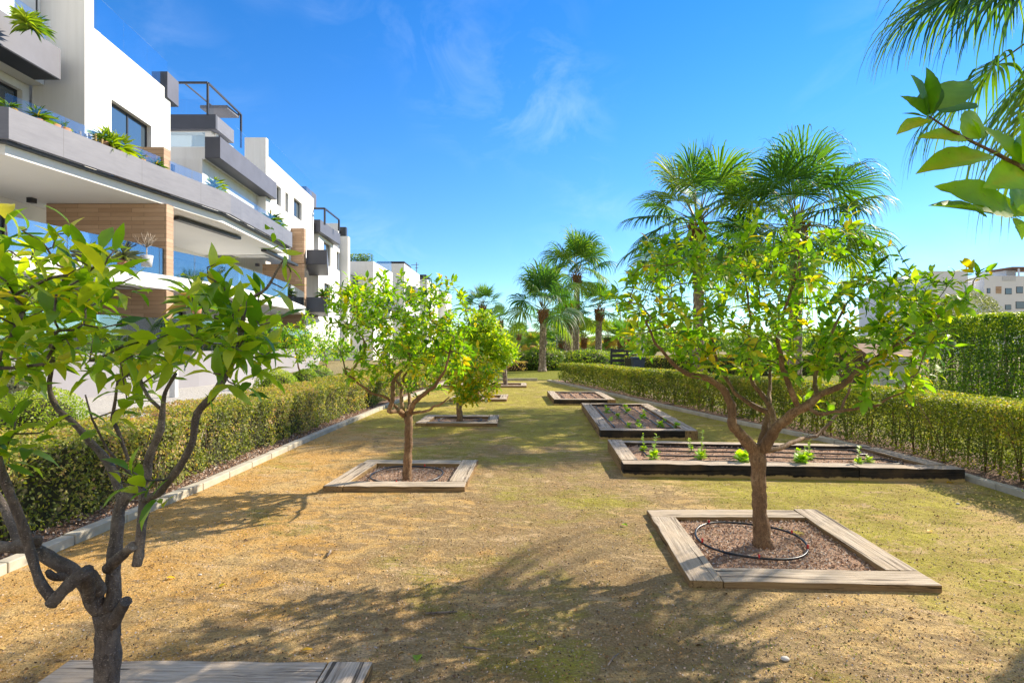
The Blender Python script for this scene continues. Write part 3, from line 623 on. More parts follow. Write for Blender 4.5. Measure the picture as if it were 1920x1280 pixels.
def auto_tree(x, y, fork, trad, blobs, leafL, mat, bark, label, yellow=.05, nleaf=(5, 8), group='citrus trees standing in timber planters', nlimb=5):
    sk = Skel(); sk.limb([(x, y, -.02), (x + .01, y, .12), (x - .01, y, fork * .6), (x, y, fork)], [trad * 1.25, trad * 1.05, trad, trad * 1.05])
    for b in blobs[:nlimb]:
        c = Vector(b[0]); m = Vector((x, y, fork)).lerp(c, .5) + Vector((random.gauss(0, .05), random.gauss(0, .05), -.08))
        sk.limb([(x, y, fork), tuple(m), tuple(c)], [trad * .6, trad * .45, trad * .2], 1)
    tips = []
    for c, r, n in blobs: tips += blob(c, r, n, .3)
    return citrus('citrus_tree', label, sk, tips, leafL, mat, bark, nleaf, (x, y, 0), yellow=yellow, minnode=6, group=group)
# tree 3: low crown right behind tree 2
auto_tree(-1.0, 10.15, .45, .055, [((-.75, 9.9, .98), (.55, .6, .38), 130), ((-1.2, 10.1, 1.1), (.5, .6, .4), 80), ((-.62, 9.6, .75), (.42, .45, .28), 70), ((-.95, 10.2, 1.35), (.4, .4, .25), 30), ((-.85, 9.5, .62), (.25, .3, .2), 20)], .12, M['citrus'], M['bark'],
          'low citrus tree with golden leaf tips in the third timber frame of the left row', .30)
# tree 4: dense dark round crown
auto_tree(-.95, 14.5, .8, .06, [((-.8, 14.4, 1.65), (.75, .7, .65), 240), ((-1.25, 14.4, 1.5), (.55, .6, .5), 120), ((-.45, 14.3, 1.35), (.58, .6, .5), 170), ((-.9, 14.5, 2.1), (.5, .5, .38), 100), ((-.3, 14.2, 1.15), (.3, .4, .28), 40)], .14, M['citrus_dark'], M['bark'],
          'dense round dark green citrus behind the golden tipped one', .03)
auto_tree(-.25, 19.1, .75, .075, [((-.35, 19.1, 1.35), (.6, .6, .5), 90), ((-.1, 19.1, 1.1), (.4, .5, .35), 50), ((-.6, 19.1, 1.6), (.5, .5, .4), 60)], .16, M['citrus_dark'], M['bark_grey'],
          'farthest citrus tree with a straight pale grey trunk', .03)
# citrus beyond the left hedge
auto_tree(-5.4, 13.6, .7, .04, [((-5.5, 13.5, 1.5), (.55, .6, .5), 80), ((-4.9, 13.4, 1.3), (.5, .5, .4), 60), ((-5.9, 13.5, 1.9), (.35, .4, .4), 40), ((-5.2, 13.5, 2.0), (.25, .3, .35), 25)], .12, M['citrus'], M['bark'],
          'slender citrus tree growing on the building side of the left hedge', .03, group='citrus trees beyond the left hedge')
auto_tree(-6.6, 19.0, .7, .05, [((-6.6, 18.8, 1.6), (.6, .6, .5), 70), ((-6.0, 18.8, 1.3), (.5, .5, .4), 60)], .15, M['citrus'], M['bark'],
          'small citrus tree far down the gravel strip near the grey terrace wall', .03, group='citrus trees beyond the left hedge')

# tree behind the camera on the right whose one bough reaches into the top right corner
sk = Skel()
sk.limb([(2.05, -.25, -.02), (2.05, -.25, .4), (2.03, -.22, .85)], [.07, .055, .058])
sk.limb([(2.03, -.22, .85), (1.95, .05, 1.2), (1.75, .5, 1.55), (1.42, .95, 1.72), (1.25, 1.10, 1.76), P(1905, 308, 1.18), P(1862, 285, 1.16), P(1815, 262, 1.14), P(1775, 240, 1.12), P(1742, 218, 1.12)], [.036, .032, .026, .018, .009, .0048, .0036, .0028, .0022, .0016], 1)
sk.limb([(1.42, .95, 1.72), (1.25, 1.08, 1.66), P(1925, 405, 1.18), P(1890, 412, 1.16), P(1850, 408, 1.15)], [.012, .009, .006, .004, .003], 1)
sk.limb([(2.03, -.22, .85), (2.2, -.1, 1.3), (2.4, .1, 1.7)], [.035, .028, .015], 1)
sk.limb([(2.03, -.22, .85), (1.9, -.5, 1.3), (1.8, -.8, 1.8)], [.035, .028, .015], 1)
tips = blob((2.3, -.2, 1.9), (.75, .6, .45), 110, .3) + blob((1.6, -1.0, 1.9), (.6, .5, .4), 60, .3)
root = citrus('citrus_tree', 'citrus tree whose leafy bough reaches into the top right corner', sk, tips, .10, M['citrus'], M['bark'], (5, 9), (2.05, -.25, 0), minnode=6)
def placed_leaves(parent, items, mat, name='foliage'):
    pos, dr, up, sz, tn = [], [], [], [], []
    for (bx, by, tx, ty, Y, dY, upv, w, t) in items:
        a = P(bx, by, Y); b = P(tx, ty, Y + dY); pos.append(tuple(a)); dr.append(tuple(b - a)); up.append(upv); sz.append((b - a).length / .97); tn.append(min(t + .06, .78))
    V, Fq, k = leaf_batch(np.array(pos), np.array(dr), np.array(up, dtype=float), np.array(sz), wid=1.0, fold=.3, droop=.12, TT=TF, WW=WF)
    tt_ = np.repeat(np.array(tn), k).reshape(len(tn), -1, 3); tt_[:, :, 1] += .10; tt_[:, :, (0, 2)] -= .05; tt_ += rng.normal(0, .025, tt_.shape); tn_ = tt_.ravel()
    return link(name, arr_mesh(name, V, Fq, mat, np.clip(tn_, 0, 1), smooth=True), parent)
TF = np.concatenate([[-.12], np.linspace(0, 1, 15)]); WF = np.concatenate([[.012], np.maximum(.30 * np.sin(np.pi * np.linspace(0, 1, 15) ** .85) ** .9 * (1 - .25 * np.linspace(0, 1, 15)), .006)])
placed_leaves(root, [
    (1738, 218, 1697, 172, 1.12, .02, (0, -.9, .4), 1, .30), (1738, 215, 1716, 138, 1.12, .04, (.6, -.7, .1), 1, .2), (1745, 216, 1748, 128, 1.12, .0, (1, -.3, .1), 1, .15),
    (1752, 206, 1824, 134, 1.13, .03, (-.4, -.8, .3), 1, .38), (1766, 212, 1822, 182, 1.14, .05, (-.2, -.6, .8), 1, .15), (1742, 224, 1686, 240, 1.12, -.02, (0, -.6, .8), 1, .72),
    (1742, 222, 1695, 208, 1.12, .03, (0, -.3, 1), 1, .3), (1812, 262, 1732, 248, 1.13, -.02, (0, -.9, .5), 1, .70), (1808, 260, 1846, 200, 1.14, .03, (.2, -.9, .3), 1, .6),
    (1836, 262, 1832, 222, 1.15, .0, (.9, -.5, .1), 1, .6), (1855, 290, 1726, 316, 1.15, -.03, (0, -.7, .7), 1, .68), (1912, 306, 1855, 222, 1.17, .03, (.3, -.9, .1), 1, .55),
    (1916, 308, 1918, 206, 1.18, -.03, (1, -.5, 0), 1, .5), (1900, 312, 1955, 250, 1.18, .04, (0, -1, .3), 1, .3), (1935, 322, 1852, 345, 1.18, -.03, (.2, -.8, .6), 1, .66),
    (1900, 402, 1776, 336, 1.16, -.02, (.2, -.9, .5), 1, .52), (1905, 408, 1800, 342, 1.17, .05, (.2, -.8, .5), 1, .62), (1862, 402, 1747, 380, 1.16, .02, (0, -.3, 1), 1, .35),
    (1900, 400, 1935, 330, 1.18, .05, (0, -1, .2), 1, .3), (1898, 408, 1925, 445, 1.16, -.02, (.3, -.9, -.2), 1, .5), (1850, 408, 1828, 392, 1.15, .0, (0, -.3, 1), 1, .3),
    (1905, 405, 1955, 385, 1.17, .0, (0, -.8, .5), 1, .55), (1750, 214, 1735, 150, 1.12, .05, (-.7, -.7, .2), 1, .1)], M['citrus'])

# ------------------------------------------------------------------ timber planters and raised beds
def tar_splash():
    m = M['tar']; n = m.node_tree; b = n.nodes['Principled BSDF']; l = b.inputs['Base Color'].links[0]; src = l.from_socket; v = coords(n); sx = N(n, 'ShaderNodeSeparateXYZ'); n.links.new(v, sx.inputs[0])
    f = math_(n, 'ADD', sx.outputs[2], rmap(n, noise(n, v, 6, 5, .7), .3, .7, -.02, .02)); n.links.new(mixc(n, rmap(n, f, .022, .034, 1, 0), src, (.46, .32, .13)), b.inputs['Base Color'])
tar_splash()
def plank(a, b, w, z0, z1, parent, side='left', side_mat=None, name='sleeper', end_mat=None):
    """sleeper whose outer edge runs a->b, body on the given side"""
    a = Vector((a[0], a[1])); b = Vector((b[0], b[1])); d = b - a; L = d.length; ang = math.atan2(d.y, d.x)
    mb = MB(); n = max(4, int(L / .12)); vs = []
    y0, y1 = (0, w) if side == 'left' else (-w, 0)
    for i in range(n + 1):
        x = L * i / n; wob = random.gauss(0, .0018); wz = random.gauss(0, .0016)
        vs += [(x, y0 + wob, z0), (x, y1 + wob, z0), (x, y1 + random.gauss(0, .002), z1 + wz), (x, y0 + wob, z1 + wz)]
    mb.v = vs
    for i in range(n):
        q = i * 4
        for k, m in ((0, 0), (1, 1), (2, 0), (3, 1)):
            mb.f.append([q + k, q + 4 + k, q + 4 + (k + 1) % 4, q + (k + 1) % 4][::-1]); mb.m.append(m); mb.sm.append(False)
    mb.f.append([0, 1, 2, 3][::-1] if False else [3, 2, 1, 0]); mb.m.append(1); mb.sm.append(False)
    q = n * 4; mb.f.append([q, q + 1, q + 2, q + 3]); mb.m.append(1); mb.sm.append(False)
    me = bpy.data.meshes.new(name); me.from_pydata(mb.v, [], mb.f); me.materials.append(M['sleeper']); me.materials.append(side_mat or M['sleeper_side'])
    me.polygons.foreach_set('material_index', mb.m); me.update()
    o = bpy.data.objects.new(name, me); col.objects.link(o); o.parent = parent
    pl = parent.location; o.location = (a.x - pl.x, a.y - pl.y, 0); o.rotation_euler = (0, 0, ang)
    bevel(o, .007, 2); return o
def soil_patch(corners, z, parent, mat, name='soil', n=26, amp=.012):
    """bumpy quad patch"""
    FL, FR, BR, BL = [Vector(c) for c in corners]; V = []; Fq = []
    for j in range(n + 1):
        for i in range(n + 1):
            u, v = i / n, j / n; p = FL.lerp(FR, u).lerp(BL.lerp(BR, u), v); V.append((p.x, p.y, z + amp * (random.random() + .8 * math.sin(9 * p.x + 3 * p.y) * math.sin(7 * p.y))))
    for j in range(n):
        for i in range(n): a = j * (n + 1) + i; Fq.append((a, a + 1, a + n + 2, a + n + 1))
    return link(name, arr_mesh(name, V, Fq, mat, smooth=True), parent)
def chips(parent, corners, z, n, s0, s1, mats, name='chips'):
    FL, FR, BR, BL = [Vector(c) for c in corners]; u = rng.random(n); v = rng.random(n)
    c = np.array([[*FL], [*FR], [*BR], [*BL]]); p = (c[0] * ((1 - u) * (1 - v))[:, None] + c[1] * (u * (1 - v))[:, None] + c[2] * (u * v)[:, None] + c[3] * ((1 - u) * v)[:, None])
    pos = np.column_stack([p, z + rng.random(n) * .012]); V, Fq = rhombs(pos, np.tile([0, 0, 1.], (n, 1)), rng.uniform(s0, s1, n), .7, .6)
    me = arr_mesh(name, V, Fq, None, rng.random(len(V) // 4).repeat(4), mats=mats, midx=rng.integers(0, len(mats), len(Fq))); o = link(name, me, parent); o['kind'] = 'stuff'; return o
M['chip1'] = plain('bark_chip_brown', (.30, .16, .09), .9, bstr=0); M['chip2'] = plain('bark_chip_tan', (.56, .40, .28), .9, bstr=0); M['chip3'] = plain('bark_chip_grey', (.42, .37, .33), .9, bstr=0); M['chip4'] = plain('grit_orange', (.50, .28, .10), .9, bstr=0); M['chip5'] = plain('grit_dark', (.10, .07, .045), .9, bstr=0)
CH = [M['chip1'], M['chip2'], M['chip3']]
def lerp2(a, b, t): return (a[0] + (b[0] - a[0]) * t, a[1] + (b[1] - a[1]) * t)
def inset(c, w):
    FL, FR, BR, BL = [Vector(q) for q in c]
    def isec(p, d, q, e):
        t = ((q.x - p.x) * e.y - (q.y - p.y) * e.x) / (d.x * e.y - d.y * e.x); return (p.x + d.x * t, p.y + d.y * t)
    def off(a, b):
        d = (b - a).normalized(); nrm = Vector((-d.y, d.x)); return a + nrm * w, d
    e = [off(FL, FR), off(FR, BR), off(BR, BL), off(BL, FL)]
    return [isec(*e[3], *e[0]), isec(*e[0], *e[1]), isec(*e[1], *e[2]), isec(*e[2], *e[3])]
def planter(c, label, z1=.04, w=.2, tilt=0, nchip=1600, group='square timber planters around the trees', sidem=None, joint=.004):
    cx = sum(q[0] for q in c) / 4; cy = sum(q[1] for q in c) / 4
    root = empty('tree_planter', (cx, cy, 0), label=label, cat='planter', group=group)
    FL, FR, BR, BL = c; i = inset(c, w); u = lambda a, b, t: lerp2(a, b, t / math.dist(a, b))
    # front plank from the left board to the right corner, boards butted end to end
    plank(u(FL, FR, w + joint), FR, w, -.03, z1, root, 'left', sidem)
    plank(FL, u(FL, BL, math.dist(FL, BL) - w - joint), w, -.03, z1 + .003, root, 'right', sidem)
    plank(BL, u(BL, BR, math.dist(BL, BR) - w - joint), w, -.03, z1 - .002, root, 'right', sidem)
    plank(u(FR, BR, w + joint), BR, w, -.03, z1 + .002, root, 'left', sidem)
    soil_patch(i, .003, root, M['soil'], n=24, amp=.006)
    chips(root, i, .01, nchip, .010, .026, CH); return root
planter([(1.094, 3.29), (2.60, 3.22), (2.69, 4.70), (1.187, 4.71)], 'square grey timber planter around the front right citrus tree, with a hose ring inside', .045, .205, nchip=4200)
planter([(-1.925, 5.43), (-.48, 5.42), (-.42, 6.66), (-1.82, 6.69)], 'square timber planter around the rounded citrus tree beside the left hedge', .055, .2, nchip=2200)
planter([(-1.77, 9.75), (-.27, 9.7), (-.26, 10.86), (-1.73, 10.9)], 'square timber planter holding the low golden tipped citrus tree', .06, .2, nchip=900)
planter([(-1.64, 13.95), (-.14, 13.9), (-.10, 15.2), (-1.6, 15.25)], 'square timber planter under the dense dark round tree, only its right corner showing', .07, .2, nchip=400)
planter([(-1.0, 18.4), (.50, 18.35), (.54, 19.8), (-.95, 19.85)], 'farthest square timber planter around the straight grey trunk', .07, .2, nchip=300)
planter([(-3.0, 18.7), (-1.75, 18.65), (-1.7, 20.0), (-2.95, 20.05)][:4], 'small empty timber planter near the far end of the left kerb', .07, .2, nchip=300)
planter([(-2.06, 1.02), (-.65, 1.00), (-.638, 2.44), (-2.04, 2.46)], 'timber planter at the bottom left around the near pruned tree', .05, .2, nchip=2500)

def bed(c, label, h, fronttar, leftm, plantname=None):
    cx = sum(q[0] for q in c) / 4; cy = sum(q[1] for q in c) / 4
    root = empty('raised_bed', (cx, cy, 0), label=label, cat='raised bed', group='raised vegetable beds of dark sleepers')
    FL, FR, BR, BL = c; w = .2; u = lambda a, b, t: lerp2(a, b, t / math.dist(a, b))
    LF = math.dist(FL, FR)
    if LF > 2.5:      # two sleepers end to end along the long front
        k = LF * .70; plank(u(FL, FR, .0), u(FL, FR, k - .003), w, -.03, h, root, 'left', fronttar); plank(u(FL, FR, k + .003), FR, w, -.04, h - .004, root, 'left', fronttar)
    else:
        plank(FL, u(FL, FR, LF - w - .004), w, -.03, h, root, 'left', fronttar)
    plank(u(FL, BL, w + .004), BL, w, -.03, h + .003, root, 'right', leftm)
    plank(u(BL, BR, w + .004), BR, w * .8, -.03, h - .002, root, 'right', fronttar)
    if LF > 2.5: plank(u(FR, BR, w + .03), u(FR, BR, math.dist(FR, BR) - w - .01), w * 1.15, -.03, h + .001, root, 'left', leftm)
    else: plank(FR, u(FR, BR, math.dist(FR, BR) - w - .004), w, -.03, h + .001, root, 'left', leftm)
    i = inset(c, w * .9); soil_patch(i, h - .055, root, M['soil'], n=30, amp=.02)
    chips(root, i, h - .04, 2500, .010, .026, CH); return root, i, h - .035
B1 = bed([(1.265, 6.06), (4.93, 5.80), (4.78, 7.22), (1.354, 7.56)], 'wide raised bed of blackened sleepers with lettuces, right behind the front right tree', .145, M['tar'], M['sleeper_side'])
B2 = bed([(1.40, 8.42), (2.92, 8.36), (3.11, 12.2), (1.60, 12.3)], 'long raised bed of pale sleepers between the lettuce bed and the small far bed', .145, M['tar'], M['sleeper_side'])
B3 = bed([(1.04, 13.15), (2.55, 13.1), (2.55, 15.4), (1.02, 15.45)], 'small far raised bed with a black front board, nearest the end of the garden', .14, M['tar'], M['sleeper_side'])

def hose_path(pts, r, label, parentloc=None, drip=None, group='black irrigation hoses', closed=False):
    root = empty('irrigation_hose', pts[0], label=label, cat='hose', group=group)
    mb = MB(); mb.tube(pts, r, 8); mb.build('pipe', M['hose'], root)
    for d in (drip or []):
        m2 = MB(); m2.tube([(d[0], d[1], d[2] - .004), (d[0], d[1], d[2] + .018)], [.008, .006], 8); m2.ball((d[0], d[1], d[2] + .02), .0085); m2.build('dripper', M['red'], root)
    return root
def ring(cx, cy, rx, ry, z, r, label, drips):
    pts = [(cx + rx * math.cos(a), cy + ry * math.sin(a), z + .006 * math.sin(3 * a + 1)) for a in np.linspace(0, 2 * math.pi, 61)]
    return hose_path(pts, r, label, drip=[(cx + rx * math.cos(R(a)), cy + ry * math.sin(R(a)), z + .005) for a in drips], group='hose rings around the tree trunks')
ring(1.79, 4.02, .385, .385, .032, .0085, 'black hose ring with red drippers around the front right tree trunk', (118, 190, 255, 330, 15))
ring(-1.18, 6.0, .40, .40, .038, .009, 'black hose ring around the trunk of the rounded tree by the left hedge', (70, 265))
ring(-1.0, 10.3, .42, .36, .04, .010, 'thin black hose ring in the planter of the golden tipped tree', ())
def bed_lines(B, rows, label, vert=False):
    root_, i, z = B; FL, FR, BR, BL = i; pts = []
    for k, t in enumerate(rows):
        a, b = (lerp2(FL, BL, t), lerp2(FR, BR, t)) if not vert else (lerp2(FL, FR, t), lerp2(BL, BR, t))
        a, b = lerp2(a, b, .06), lerp2(a, b, .93)
        seg = [lerp2(a, b, s) for s in np.linspace(0, 1, 24)]
        if k % 2: seg = seg[::-1]
        pts += [(p[0] + random.gauss(0, .004), p[1] + .02 * math.sin(3.1 * p[0] + 5 * k) + random.gauss(0, .003), z + .012 + random.uniform(0, .004)) for p in seg]
    hose_path(pts, .010, label)
bed_lines(B1, [.08, .36, .62, .86], 'black drip hose snaking between the lettuces in the wide bed')
bed_lines(B2, [.08, .3, .52, .74, .92], 'black drip hose running the length of the long pale bed', True)
bed_lines(B3, [.1, .35, .6, .85], 'black drip hose across the small far bed', True)

def lettuce(x, y, z, s, label, stalk=.0, group='lettuces in the wide bed'):
    root = empty('lettuce', (x, y, z), label=label, cat='lettuce', group=group); n = int(26 * s / .09) if s > .05 else 14
    ph = rng.uniform(0, 6.28, n); el = rng.uniform(.1, 1.45, n)
    dr = np.column_stack([np.cos(ph) * np.cos(el), np.sin(ph) * np.cos(el), np.sin(el)]); pos = np.tile([x, y, z], (n, 1)) + dr * .012 + np.array([0, 0, 1]) * (el * .35 * s)[:, None]
    V, Fq, k = leaf_batch(pos, dr, np.tile([0, 0, 1.], (n, 1)) - dr * .5, np.full(n, s) * rng.uniform(.6, 1.1, n), wid=1.8, fold=-.5, droop=.5)
    link('leaves', arr_mesh('leaves', V, Fq, M['lettuce'], rng.random(n).repeat(k), smooth=True), root)
    if stalk:
        mb = MB(); lean = random.uniform(-.04, .04); mb.tube([(x, y, z), (x + lean * .5, y, z + stalk * .5), (x + lean, y, z + stalk)], [.006, .005, .003], 6)
        mb.build('stalk', M['lettuce_stem'], root); n = 14 + int(stalk * 40); h = rng.uniform(.25, 1, n); ph = rng.uniform(0, 6.28, n)
        dr = np.column_stack([np.cos(ph), np.sin(ph), np.full(n, .7)]); pos = np.column_stack([x + lean * h, np.full(n, y), z + stalk * h])
        V, Fq, k = leaf_batch(pos, dr, np.tile([0, 0, 1.], (n, 1)), rng.uniform(.02, .05, n), wid=1.2)
        link('stalk_leaves', arr_mesh('stalk_leaves', V, Fq, M['lettuce'], rng.random(n).repeat(k), smooth=True), root)
    return root
M['lettuce_stem'] = plain('lettuce_stem', (.30, .40, .08), .6, bstr=0)
zl = B1[2]
for px, py, s, st, lab in ((1208, 838, .07, .17, 'small bolting lettuce at the back left corner of the wide bed'), (1226, 852, .10, .22, 'leafy lettuce with a tall flower stalk at the left of the wide bed'),
        (1297, 838, .055, .13, 'tiny lettuce near the back board, second from the left'), (1314, 851, .10, .25, 'lettuce with a long leaning flower stalk at the left of the tree trunk'),
        (1392, 861, .14, .0, 'largest lettuce, a low leafy head just left of the tree trunk'), (1503, 864, .13, .16, 'broad double headed lettuce right of the tree trunk, near the front board'),
        (1517, 852, .085, .20, 'lettuce with a stalk behind the broad double headed one'), (1497, 840, .05, .0, 'very small lettuce near the back board right of the tree trunk'), (1608, 864, .08, .16, 'bright lettuce with side shoots near the front board at the right'), (1631, 857, .075, .0, 'dark low lettuce at the right end of the wide bed')):
    Y = (CAMH - zl) / (py + 8 - HY) * F; lettuce((px - 960) / F * Y, Y, zl, s * .85, lab, st * 1.35)
zl = B2[2]; k = 0
spots2 = [(2.05, 11.6), (2.45, 11.5), (1.95, 10.9), (2.35, 10.8), (2.7, 10.9), (2.0, 10.1), (2.45, 10.0), (1.8, 9.7), (2.2, 9.3), (2.5, 9.0), (1.95, 8.9), (2.75, 9.6), (2.75, 8.9), (2.1, 8.75)]
ordn = ['first', 'second', 'third', 'fourth', 'fifth', 'sixth', 'seventh', 'eighth', 'ninth', 'tenth', 'eleventh', 'twelfth', 'thirteenth', 'fourteenth']; byy = sorted(spots2, key=lambda q: -q[1])
for x, y in spots2: lettuce(x, y, zl, random.uniform(.05, .08), 'tiny lettuce seedling in the long pale bed, %s counting from its far board' % ordn[byy.index((x, y))], 0, 'lettuce seedlings in the long pale bed')

# ------------------------------------------------------------------ grit, fallen leaves, twigs
def inb(p): return True
n = 52000; px_ = rng.uniform(-200, 2120, n); Yg = 1.4 * (9 / 1.4) ** (rng.random(n) ** .85); xg = (px_ - 960) / F * Yg
keep = (xg > -3.25) & (xg < 4.9)
for c in ([1.05, 2.72, 3.2, 4.75], [-1.97, -.4, 5.4, 6.7], [1.2, 5.0, 5.75, 9], [-2.1, -.6, .9, 2.5]): keep &= ~((xg > c[0]) & (xg < c[1]) & (Yg > c[2]) & (Yg < c[3]))
pos = np.column_stack([xg, Yg, np.full(n, .003)])[keep]; V, Fq = rhombs(pos, np.tile([0, 0, 1.], (len(pos), 1)), rng.uniform(.004, .015, len(pos)), .8, .75)
o = link('grit', arr_mesh('grit', V, Fq, None, rng.random(len(V)), mats=[M['chip4'], M['chip2'], M['chip5'], M['chip3']], midx=rng.choice([0, 0, 1, 1, 2, 2, 3], len(Fq)))); tag(o, 'fine loose grit and crumbs scattered over the sandy floor', 'grit', kind='stuff')
# mulch crumbs behind the left kerb
n = 14000; Ym = rng.uniform(2.5, 13, n); xm = np.interp(Ym, [p[1] for p in LK], [p[0] for p in LK]) - rng.uniform(.12, .75, n)
V, Fq = rhombs(np.column_stack([xm, Ym, np.full(n, .014) + rng.random(n) * .02]), np.tile([0, 0, 1.], (n, 1)), rng.uniform(.012, .035, n), .6, .6)
tag(link('mulch_chips', arr_mesh('mulch_chips', V, Fq, None, rng.random(len(V)), mats=CH, midx=rng.integers(0, 3, len(Fq)))), 'brown and grey leaf litter between the left kerb and its hedge', 'leaf litter', kind='stuff')
n = 700; px_ = rng.uniform(-100, 2020, n); Yg = 1.8 * (10 / 1.8) ** rng.random(n); xg = (px_ - 960) / F * Yg; kp = (xg > -3.1) & (xg < 4.8)
for c in ([1.05, 2.72, 3.2, 4.75], [-1.97, -.4, 5.4, 6.7], [1.2, 5.0, 5.75, 9.9], [-2.1, -.6, .9, 2.5]): kp &= ~((xg > c[0]) & (xg < c[1]) & (Yg > c[2]) & (Yg < c[3]))
pos = np.column_stack([xg, Yg, np.full(n, .008)])[kp]; k_ = len(pos); an = rng.uniform(0, 6.28, k_); V, Fq, q_ = leaf_batch(pos, np.column_stack([np.cos(an), np.sin(an), rng.uniform(-.02, .25, k_)]), np.column_stack([rng.normal(0, .4, k_), rng.normal(0, .4, k_), np.ones(k_)]), rng.uniform(.012, .034, k_), wid=1.1, fold=.6, droop=.4)
M['dry_leaf'] = leaf_mat('dry_leaf', [(0, (.10, .055, .03)), (.5, (.30, .17, .07)), (1, (.50, .36, .12))], .2, .7)
tag(link('leaf_litter', arr_mesh('leaf_litter', V, Fq, M['dry_leaf'], rng.random(k_).repeat(q_))), 'tiny dry leaf scraps strewn over the sandy floor', 'leaf litter', kind='stuff')
# short moss / grass tufts
n = 30000; px_ = rng.uniform(-100, 2020, n); Yg = 1.6 * (20 / 1.6) ** rng.random(n); xg = (px_ - 960) / F * Yg
def fbm(x, y): return .5 + .25 * (np.sin(1.3 * x + 2.1 * y + 1) + np.sin(2.7 * x - 1.6 * y + 2)) * .6 + .12 * np.sin(7 * x + 5 * y) + .1 * np.sin(11 * x - 9 * y)
w = fbm(xg, Yg) + np.interp(xg, [-3, 4], [-.22, .22]) + np.interp(Yg, [4, 16], [0, .25]); keep = (w > .62 + rng.normal(0, .06, n)) & (xg > np.interp(Yg, [p[1] for p in LK], [p[0] for p in LK]) + .05) & (xg < np.interp(Yg, [p[1] for p in RK], [p[0] for p in RK]) - .05)
for c in ([1.05, 2.72, 3.2, 4.75], [-1.97, -.4, 5.4, 6.7], [1.2, 5.0, 5.75, 7.6], [1.35, 3.15, 8.3, 12.4], [-2.1, -.6, .9, 2.5], [-1.8, -.2, 9.7, 10.9], [1., 2.6, 13, 15.5]): keep &= ~((xg > c[0]) & (xg < c[1]) & (Yg > c[2]) & (Yg < c[3]))
pos = np.column_stack([xg, Yg, np.full(n, .004)])[keep]; m_ = len(pos); dr = np.column_stack([rng.normal(0, .6, m_), rng.normal(0, .6, m_), np.full(m_, .6)]); dr /= np.linalg.norm(dr, axis=1, keepdims=True)
sd = np.cross(dr, rng.normal(0, 1, (m_, 3))); sd /= np.linalg.norm(sd, axis=1, keepdims=True); ln = (rng.uniform(.006, .016, m_) * np.interp(pos[:, 1], [2, 15], [1, 2.2]))[:, None]; wd_ = ln * .18
V = np.stack([pos - sd * wd_, pos + sd * wd_, pos + dr * ln + sd * wd_ * .2, pos + dr * ln - sd * wd_ * .2], 1).reshape(-1, 3)
tag(link('moss', arr_mesh('moss', V, np.arange(m_ * 4).reshape(-1, 4), M['moss'], rng.random(m_).repeat(4))), 'thin yellow green moss and sprouts on the sandy floor', 'moss', kind='stuff')

def ground_leaf(px, py, s, ang, t, label):
    Y = CAMH / (py - HY) * F; x = (px - 960) / F * Y; d = np.array([[math.cos(ang), math.sin(ang), .12]])
    V, Fq, k = leaf_batch(np.array([[x, Y, .012]]), d, np.array([[0, .1, 1.]]), np.array([s]), wid=1.2, fold=.5, droop=.25)
    o = link('fallen_leaf', arr_mesh('fallen_leaf', V, Fq, M['citrus'], np.full(k, t), smooth=True)); return tag(o, label, 'leaf', 'fallen leaves on the sandy floor')
for a in ((312, 1086, .05, .3, 1, 'small yellow fallen leaf on the sand right of the near tree fork'), (411, 1103, .05, 1.2, .93, 'pale yellow fallen leaf on bare sand left of the foreground shadow'), (782, 1243, .07, 1.7, .75, 'bright green fallen leaf standing up near the bottom board'),
        (566, 1222, .05, .2, 1, 'yellow fallen leaf beside the end of the bottom timber board'), (1176, 988, .06, 2.2, .7, 'curled green fallen leaf left of the front right planter'), (1606, 895, .07, .1, .98, 'yellow brown fallen leaf below the wide bed'),
        (1750, 903, .09, 2.9, .5, 'green fallen leaf at the right end of the wide bed'), (1775, 906, .10, .2, .97, 'large yellow fallen leaf beside the green one at the wide bed'), (1220, 1010, .04, 1, .7, 'tiny green fallen leaf just left of the front right planter'), (1740, 998, .05, .4, .99, 'orange brown fallen leaf on moss right of the front right planter')): ground_leaf(*a)
def stick(pts, r, label):
    q = []
    for px, py in pts: Y = CAMH / (py - HY) * F; q.append(((px - 960) / F * Y, Y, r + .003 + random.uniform(0, .006)))
    tag(MB().tube(q, [r, r * 1.2, r * .9, r * .6][:len(q)], 7, knob=.15).build('fallen_twig', M['bark_grey']), label, 'twig', 'fallen twigs')
stick([(612, 1046), (618, 1040), (620, 1034)], .007, 'short stubby twig lying on the sand below the left planter')
stick([(798, 1153), (830, 1151), (850, 1149), (857, 1150)], .005, 'knobbly grey twig in the leafy foreground shadow')
stick([(869, 1216), (890, 1219), (912, 1221)], .004, 'thin straight twig near the bottom of the view')
stick([(1140, 1250), (1150, 1235), (1160, 1228)], .003, 'pale splinter of twig in the dark green foreground moss')
def stone(px, py, r, label):
    Y = CAMH / (py - HY) * F; tag(MB().ball(((px - 960) / F * Y, Y, r * .45), r, 0, 8, (1.25, .9, .6)).build('stone', M['stone']), label, 'stone', 'loose stones')
stone(1472, 1237, .017, 'small pale pebble on the moss below the front right planter')
stone(375, 1078, .010, 'tiny white pebble on the sand near the near tree')
stone(1796, 945, .014, 'small dark edged pebble in the hedge shadow at the right')

